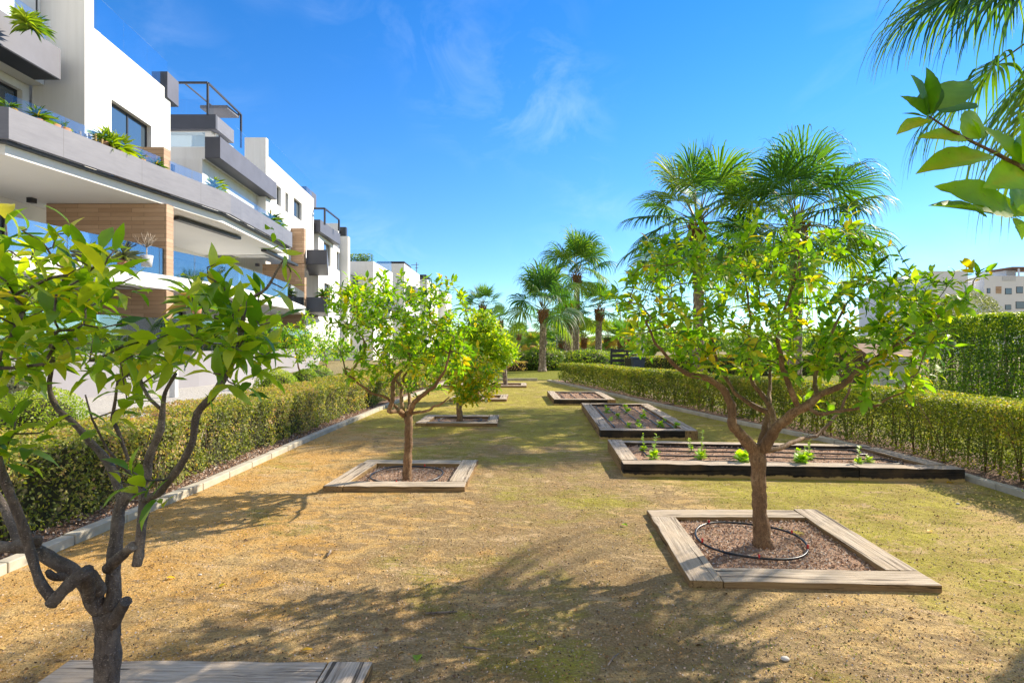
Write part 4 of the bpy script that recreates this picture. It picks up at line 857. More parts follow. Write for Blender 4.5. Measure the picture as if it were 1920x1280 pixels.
# ------------------------------------------------------------------ hedges
def smooth_noise(x, y, z): return (np.sin(3.1 * x + 1.7 * y + .5) + np.sin(5.3 * y - 2.2 * z + 1.1) + np.sin(7.1 * z + 4.3 * x) + np.sin(11.3 * y + 9 * x)) / 4
def hedge(name, front, width, h, mat, label, side, dens=1.0, leaf=.026, stems=True, group=None, z0=.05, hole=.0, cat='hedge', ends=True, topt=.15, core=(.07, .07, .035), tlo=0., thi=1., wob=.05, stem_mat=None, hv=.03, corei=.16):
    """front: polyline of the face towards the garden; body lies on `side` of it"""
    seg = along(front, .25); P_, Nn, T_, S_ = [], [], [], []
    root = empty(name, (front[0][0], front[0][1], 0), label=label, cat=cat, group=group)
    pts = np.array([tuple(p) for p in seg]); tan = np.gradient(pts, axis=0); tan /= np.linalg.norm(tan, axis=1, keepdims=True); nr = np.column_stack([-tan[:, 1], tan[:, 0]]) * side   # into the body
    hh = h if hasattr(h, '__len__') else (h, h)
    for i in range(len(seg) - 1):
        L = np.linalg.norm(pts[i + 1] - pts[i]); mid = (pts[i] + pts[i + 1]) / 2; dist = max(np.hypot(*mid), 2.0); hz = hh[0] + (hh[1] - hh[0]) * i / len(seg)
        sz = max(leaf, dist * .0032); rho = dens * 1.15 / (sz * sz * .5)
        for face in ('front', 'top', 'back'):
            area = L * ((hz - z0) if face != 'top' else width); k = int(area * rho * (.55 if face == 'back' else 1))
            if k == 0: continue
            u = rng.random(k); p = pts[i] + (pts[i + 1] - pts[i]) * u[:, None]; depth = rng.exponential(.15 if hole else .045, k)
            if face == 'top':
                d = rng.random(k) * width; z = hz - depth + .0; nv = np.tile([0, 0, 1.], (k, 1))
                z = z + hv * smooth_noise(p[:, 0] * 1.3, p[:, 1] * 1.3, 0 * z)
            else:
                z = z0 + rng.random(k) * (hz - z0); d = depth if face == 'front' else width - depth
                s_ = -1 if face == 'front' else 1; nv = np.column_stack([nr[i][0] * s_ * np.ones(k), nr[i][1] * s_ * np.ones(k), np.full(k, .25)])
                d = d + (wob * smooth_noise(p[:, 0], p[:, 1], z * 1.5)) * (1 if face == 'front' else -1)
                round_ = np.clip((z - (hz - .12)) / .12, 0, 1); d = d + (.07 * round_ ** 2) * (1 if face == 'front' else -1)
            q = np.column_stack([p + nr[i] * d[:, None], z]); 
            if hole and face != 'top':
                kk = (smooth_noise(q[:, 0] * 3.3, q[:, 1] * 3.1, q[:, 2] * 4.6) + rng.normal(0, .30, k) + (q[:, 2] / hz) * .5) > (hole - .35); q = q[kk]; nv = nv[kk]; k = len(q)
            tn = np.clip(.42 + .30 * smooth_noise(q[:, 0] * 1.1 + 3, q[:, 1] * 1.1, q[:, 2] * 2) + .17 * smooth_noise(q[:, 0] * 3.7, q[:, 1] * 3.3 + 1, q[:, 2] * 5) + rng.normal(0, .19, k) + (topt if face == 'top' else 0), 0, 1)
            P_.append(q); Nn.append(nv); T_.append(tlo + (thi - tlo) * tn); S_.append(rng.uniform(.7, 1.3, k) * sz)
    P_ = np.vstack(P_); V, Fq = rhombs(P_, np.vstack(Nn), np.concatenate(S_), .75, .55)
    link('foliage', arr_mesh('foliage', V, Fq, mat, np.concatenate(T_).repeat(4)), root)
    if stems:
        mb = MB(); q = along(front, .22 if not hole else .16)
        tt = 0
        for i, p in enumerate(q):
            if math.hypot(*p) > 16: continue
            j = min(int(i / len(q) * (len(seg) - 1)), len(seg) - 2); d = random.uniform(.12, width * .6); b = (p.x + nr[j][0] * d, p.y + nr[j][1] * d)
            for s in range(3):
                tx, ty = random.gauss(0, .12), random.gauss(0, .12); r = random.uniform(.004, .010) * (1.2 if hole else 1)
                mb.tube([(b[0], b[1], 0), (b[0] + tx * .3, b[1] + ty * .3, hh[0] * .4), (b[0] + tx, b[1] + ty, hh[0] * .85)], [r, r * .8, r * .4], 5)
        mb.build('stems', stem_mat or M['bark_grey'], root)
    # opaque twiggy heart
    mb = MB(); nr2 = offs([tuple(p) for p in seg], 0); 
    for i in range(len(seg) - 1):
        a, b = pts[i], pts[i + 1]; c0 = a + nr[i] * corei; c1 = b + nr[i + 1] * corei; d1 = b + nr[i + 1] * (width - corei); d0 = a + nr[i] * (width - corei); hz = hh[0] + (hh[1] - hh[0]) * i / len(seg)
        if hole: continue
        mb.prism([tuple(c0), tuple(c1), tuple(d1), tuple(d0)], 0, hz - .10)
    if mb.v: mb.build('inner_twigs', M['hedge_core'], root)
    return root
M['hedge_core'] = plain('hedge_heart', (.045, .045, .02), 1, var=.5, scale=20, bstr=.5)
hedge('low_hedge', [(p[0] - .36, p[1]) for p in LK[1:]], 1.15, (.72, .70), M['hedge'], 'low clipped hedge of mottled olive and brown leaves along the left kerb', 1, 1.4, leaf=.034, z0=.06, wob=.14, hv=.08)
RH = [(5.36, .5), (5.33, 5.0), (5.30, 7.4), (5.0, 8.6), (4.45, 10.6), (3.65, 14), (2.85, 17.6), (1.80, 21.5)]
hedge('low_hedge', RH, .85, (.89, .76), M['hedge_green'], 'low loose hedge with sunlit green leaves and bare stems along the right kerb', -1, 3.0, leaf=.028, hole=.06, stem_mat=M['bark'], topt=.2)
hedge('low_hedge', [(-3.0, 28.5), (1.0, 29.5)], .8, .55, M['hedge'], 'thin reddish brown hedge at the far end of the garden', 1, .8, leaf=.03, stems=False, tlo=.6, thi=1.0)
TH = [(10.5, 6), (10.6, 11), (10.75, 14.3)]
def tall_hedge():
    root = hedge('tall_hedge', TH, 1.3, (2.22, 2.15), M['shrub'], 'tall leafy hedge with bare trunks and bright clipped top at the right edge', -1, 3.6, leaf=.06, hole=.26, z0=.15, stems=False, topt=.5, wob=.12, cat='hedge', hv=.06)
    mb = MB()
    for p in along(TH, .33):
        if p.y > 22: continue
        x, y = p.x + random.uniform(.15, .6), p.y
        for s in range(2):
            tx, ty = random.gauss(0, .16), random.gauss(0, .16); r = random.uniform(.018, .035)
            mb.tube([(x, y, 0), (x + tx * .4, y + ty * .4, .7), (x + tx, y + ty, 1.4), (x + tx * 1.5, y + ty * 1.6, 2.0)], [r, r * .8, r * .6, r * .3], 7, knob=.1)
    mb.build('trunks', M['bark_pale'], root); return root
M['bark_pale'] = mat_bark('bark_pale', (.20, .16, .12), (.42, .35, .27))
tall_hedge()

# ------------------------------------------------------------------ shrubs
def shrub(name, label, c, r, n, size, mat, group=None, cat='shrub', bumps=.18, core=True, asp=.5, parts=None, stem=True, tl=(0, 1)):
    root = empty(name, (c[0], c[1], 0), label=label, cat=cat, group=group)
    d = rng.normal(0, 1, (n, 3)); d /= np.linalg.norm(d, axis=1, keepdims=True)
    lump = 1 + bumps * (np.sin(4.3 * d[:, 0] + 2 * d[:, 1] + c[0]) + np.sin(5.1 * d[:, 1] - 3 * d[:, 2] + c[1]) + np.sin(6.7 * d[:, 2] + 4 * d[:, 0])) / 2
    rad = lump * (1 - rng.exponential(.10, n)); pos = np.array(c) + d * rad[:, None] * np.array(r); k = pos[:, 2] > .02; pos = pos[k]; d2 = d[k]
    tn = np.clip(.45 + .35 * (lump[k] - 1) / max(bumps, .01) * .5 + rng.normal(0, .2, len(pos)) + .18 * d2[:, 2], 0, 1)
    V, Fq = rhombs(pos, d2, rng.uniform(.7, 1.3, len(pos)) * size, .7, asp)
    link('foliage', arr_mesh('foliage', V, Fq, mat, (tl[0] + (tl[1] - tl[0]) * tn).repeat(4)), root)
    mb = MB()
    if core:
        mb.ball(c, 1, 0, 10, (r[0] * .72, r[1] * .72, r[2] * .72)); mb.build('inner_twigs', M['hedge_core'], root)
    if stem:
        mb = MB()
        for s in range(4): mb.tube([(c[0] + random.gauss(0, .05), c[1], 0), (c[0] + random.gauss(0, r[0] * .3), c[1] + random.gauss(0, r[1] * .3), c[2])], [.02, .01], 5)
        mb.build('stems', M['bark_grey'], root)
    return root
g = 'clipped ball bushes beyond the left hedge'
shrub('ball_bush', 'nearest clipped yellow green ball bush, at the left edge', (-5.75, 6.5, .5), (.52, .52, .48), 9000, .032, M['ball'], g, 'bush', .03)
shrub('ball_bush', 'clipped yellow green ball bush in the middle of the left hedge line', (-5.25, 11.9, .48), (.50, .5, .46), 6500, .04, M['ball'], g, 'bush', .03)
shrub('ball_bush', 'darker round bush just right of the middle yellow green ball bush', (-5.3, 13.6, .45), (.45, .45, .42), 4500, .045, M['shrub'], g, 'bush', .06)
shrub('ball_bush', 'dull green round bush farther along the gravel behind the slender citrus tree', (-5.7, 15.4, .45), (.6, .6, .42), 4000, .05, M['shrub'], g, 'bush', .08)
shrub('grey_shrub', 'pale grey green feathery shrub at the far left edge beside the terrace wall', (-8.8, 9.0, .6), (.8, .7, .75), 6000, .05, M['olive'], None, 'shrub', .2)
for i, (x, y, rx, rz, lab) in enumerate(((-1.2, 33, 1.9, 1.0, 'dark green oleander mass behind the far hedge, left of the nearest mid palm'), (1.6, 31, 1.8, .95, 'dark green oleander mass just right of the nearest mid palm'), (4.4, 31.5, 2.0, .85, 'lower green oleander mass nearest the dark fence'), (-4.2, 32, 1.8, 1.1, 'dark oleander mass behind the dense round tree'), (6.8, 33, 1.6, .6, 'pale low shrub beside the dark fence'))):
    shrub('oleander_bush', lab, (x, y, .35), (rx, 1.0, rz), 5000, .15, M['shrub'], 'oleander bushes at the end of the garden', 'bush', .15, asp=.35)
shrub('olive_tree', 'silver grey olive tree crown rising above the tall hedge at the right', (16.4, 19.5, 2.35), (1.25, 1.2, 1.05), 9000, .09, M['olive'], None, 'tree', .25, core=False, asp=.3)
shrub('olive_tree', 'smaller silvery olive tree left of the tall hedge top', (15.2, 20.5, 1.9), (1.0, 1.0, .8), 4000, .09, M['olive'], None, 'tree', .25, core=False, asp=.3)

# ------------------------------------------------------------------ palms
def fan_crown(nf, pet, fan, nseg, width, seed, lo=-55, hi=82, droop=1.0, tintb=0.0, keep=None):
    """returns V, F, tint of a fan palm crown around the origin"""
    r = np.random.default_rng(seed); Vs, Fs, Ts, base = [], [], [], 0; st = 8; pets = []
    for f in range(nf):
        u = f / (nf - 1); az = f * 2.39996 + r.uniform(-.2, .2); el = R(lo + (hi - lo) * u ** .8 + r.uniform(-7, 7)); L = pet * r.uniform(.85, 1.1) * (1 - .25 * u)
        if keep and not keep(az, el): continue
        d = np.array([math.cos(el) * math.cos(az), math.cos(el) * math.sin(az), math.sin(el)]); p = np.array([0, 0, .0]) + np.array([math.cos(az), math.sin(az), 0]) * .06 + np.array([0, 0, .25 * u]); path = [p.copy()]
        for q in range(5): d = d + np.array([0, 0, -.075 * math.cos(el)]); d /= np.linalg.norm(d); p = p + d * L / 5; path.append(p.copy())
        pets.append(path)
        side = np.cross(d, [0, 0, 1.]); side /= np.linalg.norm(side) + 1e-9; nrm = np.cross(side, d)
        # the blade hangs a little from the petiole and is twisted at random
        tw = r.uniform(-.5, .5); side = side * math.cos(tw) + nrm * math.sin(tw); nrm = np.cross(side, d)
        th = np.linspace(R(-112), R(112), nseg) + r.normal(0, .015, nseg); FL_ = fan * r.uniform(.9, 1.1) * (.85 if u > .85 else 1)
        sp = .50 if u > .9 else 1.0
        sd = (np.cos(th * sp)[:, None] * d + np.sin(th * sp)[:, None] * side) + nrm * (.10 * np.abs(np.sin(th)))[:, None]; sd /= np.linalg.norm(sd, axis=1, keepdims=True)
        ln = FL_ * (1 - .30 * (np.abs(th) / R(112)) ** 1.5) * r.uniform(.9, 1.08, nseg); pos = np.repeat(p[None], nseg, 0); dirv = sd.copy(); age = tintb + (.75 if (u < .08) else 0)
        wv = np.cross(nrm[None], sd); wv /= np.linalg.norm(wv, axis=1, keepdims=True); alt = (np.arange(nseg) % 2 * 2 - 1)[:, None] * nrm * .25; wv = wv + alt; wv /= np.linalg.norm(wv, axis=1, keepdims=True)
        rings = []; dth = R(224) / nseg * sp
        for q in range(st + 1):
            t = q / st; rr = ln * t; half = np.minimum(rr * math.tan(dth / 2) * 1.05, width) * (1 if t < .5 else max(0.04, 1 - (t - .5) / .5) ** .8)
            half = np.maximum(half, .0012); rings.append(np.stack([pos - wv * half[:, None], pos + wv * half[:, None]], 1))
            g_ = droop * (.03 + .95 * max(0, t - .38) ** 1.1) * r.uniform(.75, 1.3, nseg) * (.45 if u > .88 else 1)
            dirv = dirv + np.column_stack([r.normal(0, .02, nseg), r.normal(0, .02, nseg), -g_]); dirv /= np.linalg.norm(dirv, axis=1, keepdims=True)
            pos = pos + dirv * (ln / st)[:, None]
        V = np.stack(rings, 1)                     # nseg, st+1, 2, 3
        Vs.append(V.reshape(-1, 3)); idx = (np.arange(nseg) * (st + 1) * 2)[:, None] + (np.arange(st) * 2)[None]
        Fq = np.stack([idx, idx + 1, idx + 3, idx + 2], -1).reshape(-1, 4) + base; Fs.append(Fq); base += nseg * (st + 1) * 2
        tt = np.clip(.40 + .2 * r.standard_normal() + r.normal(0, .12, nseg), 0, .85) + 0; tt = np.clip(tt * (1 if age < .5 else 0) + age, 0, 1)
        Ts.append(np.repeat(tt, (st + 1) * 2))
    return np.vstack(Vs), np.vstack(Fs), np.concatenate(Ts), pets
def palm_trunk(H, r0, r1, boots=True, shaggy=False):
    mb = MB(); zs = np.linspace(0, H, int(H / .09) + 2); n = 14; pts = [(.04 * math.sin(z * .7), .03 * math.sin(z * .9 + 1), z) for z in zs]
    mb.tube(pts, [((r0 + (r1 - r0) * min(1, z / (H * .6))) * (1.35 - .35 * min(1, z / .35))) * (1 + (.05 if i % 2 else -.04)) for i, z in enumerate(zs)], n, knob=.05)
    if shaggy:
        for z in np.arange(.1, H, .085):
            for k in range(7):
                a = k * .9 + z * 13; r = (r0 + (r1 - r0) * min(1, z / (H * .6))); c = Vector((math.cos(a), math.sin(a), 0)); e = Vector((-c.y, c.x, 0))
                p = c * r * .95 + Vector((.04 * math.sin(z * .7), .03 * math.sin(z * .9 + 1), z)); t = p + c * .05 + Vector((0, 0, .09)); mb.add([p - e * .035, p + e * .035, t + e * .012, t - e * .012, p - e * .03 + c * .01, p + e * .03 + c * .01], [(0, 1, 2, 3)])
    return mb
def boots_mesh(r, seed):
    random.seed(seed); mb = MB()
    for z in np.arange(-.55, .05, .05):
        for k in range(9):
            a = k * .7 + z * 31; c = Vector((math.cos(a), math.sin(a), 0)); e = Vector((-c.y, c.x, 0)); rr = r * (1.0 + .5 * (z + .55))
            p = c * rr * .9 + Vector((0, 0, z)); t = p + c * random.uniform(.05, .12) + Vector((0, 0, random.uniform(.03, .13))); w = .035
            mb.add([p - e * w, p + e * w, t + e * w * .6, t - e * w * .6, p - e * w - Vector((0, 0, .03)), p + e * w - Vector((0, 0, .03)), t + e * w * .6 - Vector((0, 0, .02)), t - e * w * .6 - Vector((0, 0, .02))], [(0, 1, 2, 3), (7, 6, 5, 4), (0, 4, 5, 1), (1, 5, 6, 2), (2, 6, 7, 3), (3, 7, 4, 0)])
    return mb
CROWNS = {}
def crown_meshes(key, **k):
    V, Fq, T_, pets = fan_crown(**k); me = arr_mesh('fronds', V, Fq, M['palm'], T_); pm = MB()
    for pa in pets: pm.tube(pa, [.022, .016, .012, .010, .008, .006], 5)
    pme = bpy.data.meshes.new('petioles'); pme.from_pydata(pm.v, [], pm.f); pme.materials.append(M['petiole']); pme.polygons.foreach_set('use_smooth', pm.sm)
    b = boots_mesh(.17, k['seed']); bme = bpy.data.meshes.new('boots'); bme.from_pydata(b.v, [], b.f); bme.materials.append(M['thatch'])
    CROWNS[key] = (me, pme, bme)
M['petiole'] = plain('petiole', (.20, .20, .06), .5, bstr=0)
crown_meshes('A', nf=34, pet=1.15, fan=1.12, nseg=46, width=.022, seed=3, lo=-55, droop=1.25)
crown_meshes('B', nf=32, pet=1.2, fan=1.35, nseg=46, width=.021, seed=11, lo=-35, droop=2.0)
crown_meshes('F', nf=60, keep=lambda az, el: (el > R(30) and int(az * 10) % 2 == 0) or (el <= R(30) and math.cos(az + 2.6 - R(192)) > .25), pet=1.2, fan=1.15, nseg=48, width=.014, seed=12, lo=-48, droop=2.3)
crown_meshes('G', nf=24, pet=1.15, fan=1.3, nseg=34, width=.030, seed=51, lo=-12, hi=86, droop=2.0)
crown_meshes('C', nf=26, pet=1.0, fan=.95, nseg=30, width=.03, seed=21, lo=-45, droop=1.2)
crown_meshes('D', nf=22, pet=.9, fan=.85, nseg=24, width=.036, seed=31, lo=-35, droop=.5)
crown_meshes('E', nf=20, pet=.7, fan=.85, nseg=24, width=.036, seed=41, lo=-5, droop=.6, tintb=.25)
def palm(x, y, H, key, s, label, r=.15, group='fan palms beyond the garden', rz=0, shaggy=False, sz=1.0, tr=None):
    root = empty('fan_palm', (x, y, 0), rz, label=label, cat='palm tree', group=group)
    mb = palm_trunk(H, r * 1.15, r, shaggy=shaggy); me = bpy.data.meshes.new('trunk'); me.from_pydata(mb.v, [], mb.f); me.materials.append(M['palm_trunk']); me.polygons.foreach_set('use_smooth', mb.sm)
    top = (.04 * math.sin(H * .7), .03 * math.sin(H * .9 + 1), H)
    t = bpy.data.objects.new('trunk', me); col.objects.link(t); t.parent = root
    for nm, m_ in zip(('fronds', 'petioles', 'boots'), CROWNS[key]):
        o = bpy.data.objects.new(nm, m_); col.objects.link(o); o.parent = root; o.location = top
        o.scale = (s, s, s * sz) if nm != 'boots' else (r / .15, r / .15, s)
    return root
def palm_px(px, Y, ytop, *a, **k): return palm((px - 960) / F * Y, Y, zat(ytop, Y), *a, **k)
palm_px(1307, 13.8, 428, 'A', 1.08, 'tall fan palm with stiff spread fans behind the left half of the front right tree', r=.135)
palm_px(1492, 12.0, 430, 'B', 1.0, 'tall fan palm with long drooping fronds behind the right half of the front right tree', r=.145, rz=1.1)
palm(7.2, 5.4, 5.6, 'F', 1.6, 'closest fan palm, its drooping frond tips hanging into the top right corner', r=.2, rz=2.6)
palm_px(1017, 29, 584, 'G', 1.15, 'nearest mid distance fan palm with a shaggy trunk standing on the far lawn', r=.17, rz=.4, shaggy=True, sz=1.25)
palm_px(1081, 36, 517, 'G', 1.45, 'tallest mid distance fan palm with a full drooping crown', r=.20, rz=2.2, shaggy=True, sz=1.1)
palm_px(1066, 37, 600, 'E', 1.1, 'shorter yellowish fan palm between the two taller mid distance palms', r=.26, rz=.9, shaggy=True)
palm_px(1123, 35, 582, 'D', 1.25, 'mid distance fan palm with stiff open fans right of the tallest one', r=.20, rz=1.5, shaggy=True)
palm_px(905, 44, 575, 'D', 1.25, 'left distant fan palm rising above the dense round tree', r=.2, rz=.2)
palm_px(936, 46, 603, 'D', 1.0, 'lower distant fan palm right of the one above the dense round tree', r=.2, rz=1.2)
palm_px(973, 62, 628, 'D', 1.1, 'small faraway fan palm left of the nearest mid distance palm', r=.2, rz=2)
palm_px(1024, 52, 608, 'D', 1.1, 'thin faraway fan palm directly behind the nearest mid distance palm', r=.15, rz=3)
for i, (px, Y, yt, s, lab) in enumerate(((1052, 46, 642, 1.3, 'low yellow fan palm at the foot of the shorter yellowish palm'), (1095, 44, 636, 1.3, 'low bright fan palm between the tallest palm and its right neighbour'), (1140, 42, 636, 1.25, 'low fan palm just right of the stiff open fan palm'), (1165, 40, 642, 1.1, 'low green fan palm beside the dark fence'),
                                   (1180, 48, 634, 1.4, 'broad low fan palm behind the dark fence'), (1000, 50, 648, 1.0, 'low green fan palm left of the shaggy trunk'))):
    palm_px(px, Y, yt, 'E' if i % 3 else 'D', s, lab, r=.18, group='low fan palms at the end of the garden', rz=i * 1.3)

# ------------------------------------------------------------------ far background
def far_trees():
    for i, (px, Y, h, w, lab) in enumerate(((870, 60, 3.0, 4.0, 'rounded far tree behind the dense round citrus'), (1000, 75, 3.0, 5, 'far grey green tree left of the shaggy palm'), (1210, 60, 2.6, 4, 'far dark tree above the dark fence'), (1290, 70, 3.2, 6, 'wide far tree seen through the left of the front crown'),
                                       (1400, 65, 3.0, 6, 'wide far tree seen through the middle of the front crown'), (1560, 55, 2.6, 5, 'wide far tree seen through the right of the front crown'), (1640, 45, 2.4, 3, 'far tree left of the tall hedge'), (760, 55, 2.2, 4, 'far tree at the foot of the white houses'), (1110, 80, 2.5, 8, 'broad far tree behind the mid distance palms'))):
        shrub('background_tree', lab, ((px - 960) / F * Y, Y, h * .52), (w / 2, w / 2.4, h * .5), 3000, .30, M['shrub'], 'far trees on the horizon', 'tree', .2, core=False, asp=.5)
far_trees()
hedge('background_hedge', [(5.5, 24), (20, 27)], 1.2, .95, M['hedge_green'], 'low light green background hedge glimpsed below the crown of the front right tree', 1, 1.3, leaf=.05, stems=False)
# a far belt of trees nobody could count
n = 16000; xb = rng.uniform(-60, 190, n); yb = rng.uniform(105, 125, n); hb = 3.3 + 1.1 * np.sin(xb * .22) + .8 * np.sin(xb * .57 + 1); zb = hb * rng.random(n) ** .7
V, Fq = rhombs(np.column_stack([xb, yb, zb]), np.tile([0, -1., .6], (n, 1)), rng.uniform(.7, 1.4, n), .7, .7)
tag(link('distant_wood', arr_mesh('distant_wood', V, Fq, M['shrub'], rng.random(n).repeat(4))), 'low belt of trees along the horizon', 'wood', kind='stuff')

def lamp_post(px, Y, ytop, ybot, label):
    x = (px - 960) / F * Y; root = empty('street_lamp', (x, Y, 0), label=label, cat='street lamp', group='street lamps beyond the palms'); H = zat(ytop, Y)
    MB().tube([(x, Y, 0), (x, Y, H)], [.07, .04], 8).build('pole', M['panel'], root); MB().box(x - .1, x + .45, Y - .12, Y + .12, H, H + .12).build('lamp_head', M['panel'], root)
lamp_post(1163, 40, 569, 650, 'thin street lamp right of the stiff open fan palm'); lamp_post(1044, 70, 616, 650, 'tiny street lamp between the nearest and the tallest mid distance palms')

# fence, cabinet, shed on the right -----------------------------------
def slat_fence(a, b, z1, label, mat, step=.14, w=.08, name='slat_fence'):
    root = empty(name, (a[0], a[1], 0), label=label, cat='fence'); d = Vector((b[0] - a[0], b[1] - a[1])); L = d.length; d.normalize(); mb = MB()
    for i in range(int(L / step)):
        p = Vector(a) + d * i * step; q = p + d * w; mb.slab(tuple(p), tuple(q), .02, .06, z1)
    mb.build('slats', mat, root); m2 = MB()
    for z in (.25, z1 - .3): m2.slab((a[0] + .025, a[1]), (b[0] + .025, b[1]), -.04, z, z + .06)
    m2.build('rails', mat, root)
    for i in range(int(L / 2) + 1):
        p = Vector(a) + d * min(i * 2, L); MB().box(p.x + .07, p.x + .15, p.y - .04, p.y + .04, 0, z1 + .05).build('post', mat, root)
slat_fence((12.4, 6), (12.5, 15), 1.5, 'white slatted fence glimpsed between the bare trunks of the tall hedge', M['fence_grey'])
def dark_fence():
    Y = 26; x0, x1 = (1147 - 960) / F * Y, (1206 - 960) / F * Y; root = empty('dark_fence', (x0, Y, 0), label='dark timber screen fence with horizontal boards beyond the right hedge', cat='fence'); mb = MB()
    for z in (.38, .62, .86, 1.1): mb.box(x0, x1, Y, Y + .04, z, z + .16)
    mb.build('boards', M['metal'], root)
    for x in (x0, (x0 + x1) / 2, x1): MB().box(x - .05, x + .05, Y + .045, Y + .13, 0, 1.3).build('post', M['metal'], root)
dark_fence()
x = (1203 - 960) / F * 25; bevel(tag(MB().box(x - .16, x + .16, 25, 25.35, 0, zat(622, 25)).build('gate_pillar', M['stone']), 'pale square gate pillar at the right end of the dark fence', 'pillar'), .01)
def bin_(x, Y):
    root = empty('blue_bin', (x, Y, 0), label='small dark blue bin beside the pale gate pillar', cat='bin'); bevel(MB().add([(x - .2, Y - .2, .05), (x + .2, Y - .2, .05), (x + .2, Y + .2, .05), (x - .2, Y + .2, .05), (x - .26, Y - .26, .85), (x + .26, Y - .26, .85), (x + .26, Y + .26, .85), (x - .26, Y + .26, .85)], [(0, 3, 2, 1), (4, 5, 6, 7), (0, 1, 5, 4), (1, 2, 6, 5), (2, 3, 7, 6), (3, 0, 4, 7)]).build('body', M['blue'], root), .02)
    bevel(MB().box(x - .28, x + .28, Y - .3, Y + .28, .853, .92).build('lid', M['blue'], root), .02)
bin_((1196 - 960) / F * 24, 24)
def cabinet():
    Y = 13.0; x0, x1 = (1652 - 960) / F * Y, (1708 - 960) / F * Y; z1 = zat(674, Y); root = empty('utility_cabinet', ((x0 + x1) / 2, Y, 0), label='plain white utility cabinet left of the tall hedge', cat='cabinet')
    bevel(MB().box(x0, x1, Y, Y + .5, 0, z1).build('body', M['fence_white'], root), .012); mb = MB().box(x0 + .04, x1 - .04, Y - .012, Y - .002, .12, z1 - .08); bevel(mb.build('door', M['fence_white'], root), .006)
    MB().box(x0 - .03, x1 + .03, Y - .04, Y + .54, z1 + .002, z1 + .04).build('roof', M['white'], root); MB().box(x1 - .12, x1 - .09, Y - .035, Y - .014, .55, .68).build('handle', M['metal'], root)
cabinet()
def shed():
    Y = 16; x0, x1 = (1625 - 960) / F * Y, (1722 - 960) / F * Y; root = empty('garden_shed', ((x0 + x1) / 2, Y, 0), label='low brown roofed wooden shed behind the white cabinet', cat='shed'); z = zat(668, Y); zr = zat(650, Y)
    MB().box(x0 + .1, x1 - .1, Y, Y + 1.5, 0, z).build('wall', M['fence_brown'], root)
    MB().add([(x0, Y - .2, z), (x1, Y - .2, z), (x1, Y + 1.7, z), (x0, Y + 1.7, z), (x0, Y + .75, zr + .1), (x1, Y + .75, zr + .1)], [(0, 1, 5, 4), (2, 3, 4, 5), (1, 2, 5), (3, 0, 4), (0, 3, 2, 1)]).build('roof', M['roof_brown'], root)
shed()

# ------------------------------------------------------------------ buildings
def win(root, a, b, za, zb, depth=.16, mull=1, mat=None, inward=None, name='window'):
    """window filling an opening: a->b in plan along the wall face (outside on the right of a->b)"""
    a = Vector(a); b = Vector(b); d = (b - a); L = d.length; d.normalize(); nrm = Vector((-d.y, d.x)); A = a + nrm * depth; B = b + nrm * depth; w = .06
    fr = MB(); fr.slab(tuple(A), tuple(A + d * w), .06, za, zb).slab(tuple(B - d * w), tuple(B), .06, za, zb).slab(tuple(A + d * w), tuple(B - d * w), .06, za, za + w).slab(tuple(A + d * w), tuple(B - d * w), .06, zb - w, zb)
    for i in range(mull):
        p = A + d * (L * (i + 1) / (mull + 1) - w / 2); fr.slab(tuple(p), tuple(p + d * w), .055, za + w, zb - w)
    f = fr.build(name, M['metal'], root); A2 = A + nrm * .025; B2 = B + nrm * .025
    MB().slab(tuple(A2 + d * .02), tuple(B2 - d * .02), .012, za + .02, zb - .02).build('pane', mat or M['window'], f); return f
def wall_open(root, a, b, t, z0, z1, ops, mat, name='wall'):
    """wall a->b, outside on the right, thickness inwards, rectangular openings (s0,s1,za,zb)"""
    a = Vector(a); b = Vector(b); d = b - a; L = d.length; d.normalize(); ss = sorted({0, L, *[o[0] for o in ops], *[o[1] for o in ops]}); zs = sorted({z0, z1, *[o[2] for o in ops], *[o[3] for o in ops]}); mb = MB()
    for s0, s1 in zip(ss, ss[1:]):
        for q0, q1 in zip(zs, zs[1:]):
            if any(o[0] <= s0 + 1e-4 and s1 <= o[1] + 1e-4 and o[2] <= q0 + 1e-4 and q1 <= o[3] + 1e-4 for o in ops): continue
            mb.slab(tuple(a + d * s0), tuple(a + d * s1), t, q0, q1)
    o_ = mb.build(name, mat, root)
    for o in ops: win(root, tuple(a + d * o[0]), tuple(a + d * o[1]), o[2], o[3], mull=o[4] if len(o) > 4 else 1)
    return o_
def glass_run(root, pts, z0, z1, mat=None, gap=.02, seglen=1.5, name='glass_railing'):
    mb = MB(); 
    for a, b in zip(pts, pts[1:]):
        a = Vector(a); b = Vector(b); L = (b - a).length; k = max(1, round(L / seglen))
        for i in range(k):
            p = a.lerp(b, i / k); q = a.lerp(b, (i + 1) / k - gap / L); mb.slab(tuple(p), tuple(q), .014, z0, z1)
    return mb.build(name, mat or M['glass'], root)
def parapet(root, poly, z0, z1, t, mat, name='balcony_parapet', inward=1):
    """open polyline band with mitred thickness"""
    q = offs(poly, -t * inward); mb = MB()
    for i in range(len(poly) - 1): mb.prism([poly[i], poly[i + 1], q[i + 1], q[i]], z0, z1)
    return mb.build(name, mat, root)
A = empty('apartment_building', (-14, 20, 0), label='long white apartment building with grey balcony bands and wood clad walls on the left', cat='building')
DA = .188; pA = (-11.42, 18.07)
Q0 = onl(14, pA, DA); Q1 = onl(427, pA, DA); Q2 = (-11.5, 27.6)
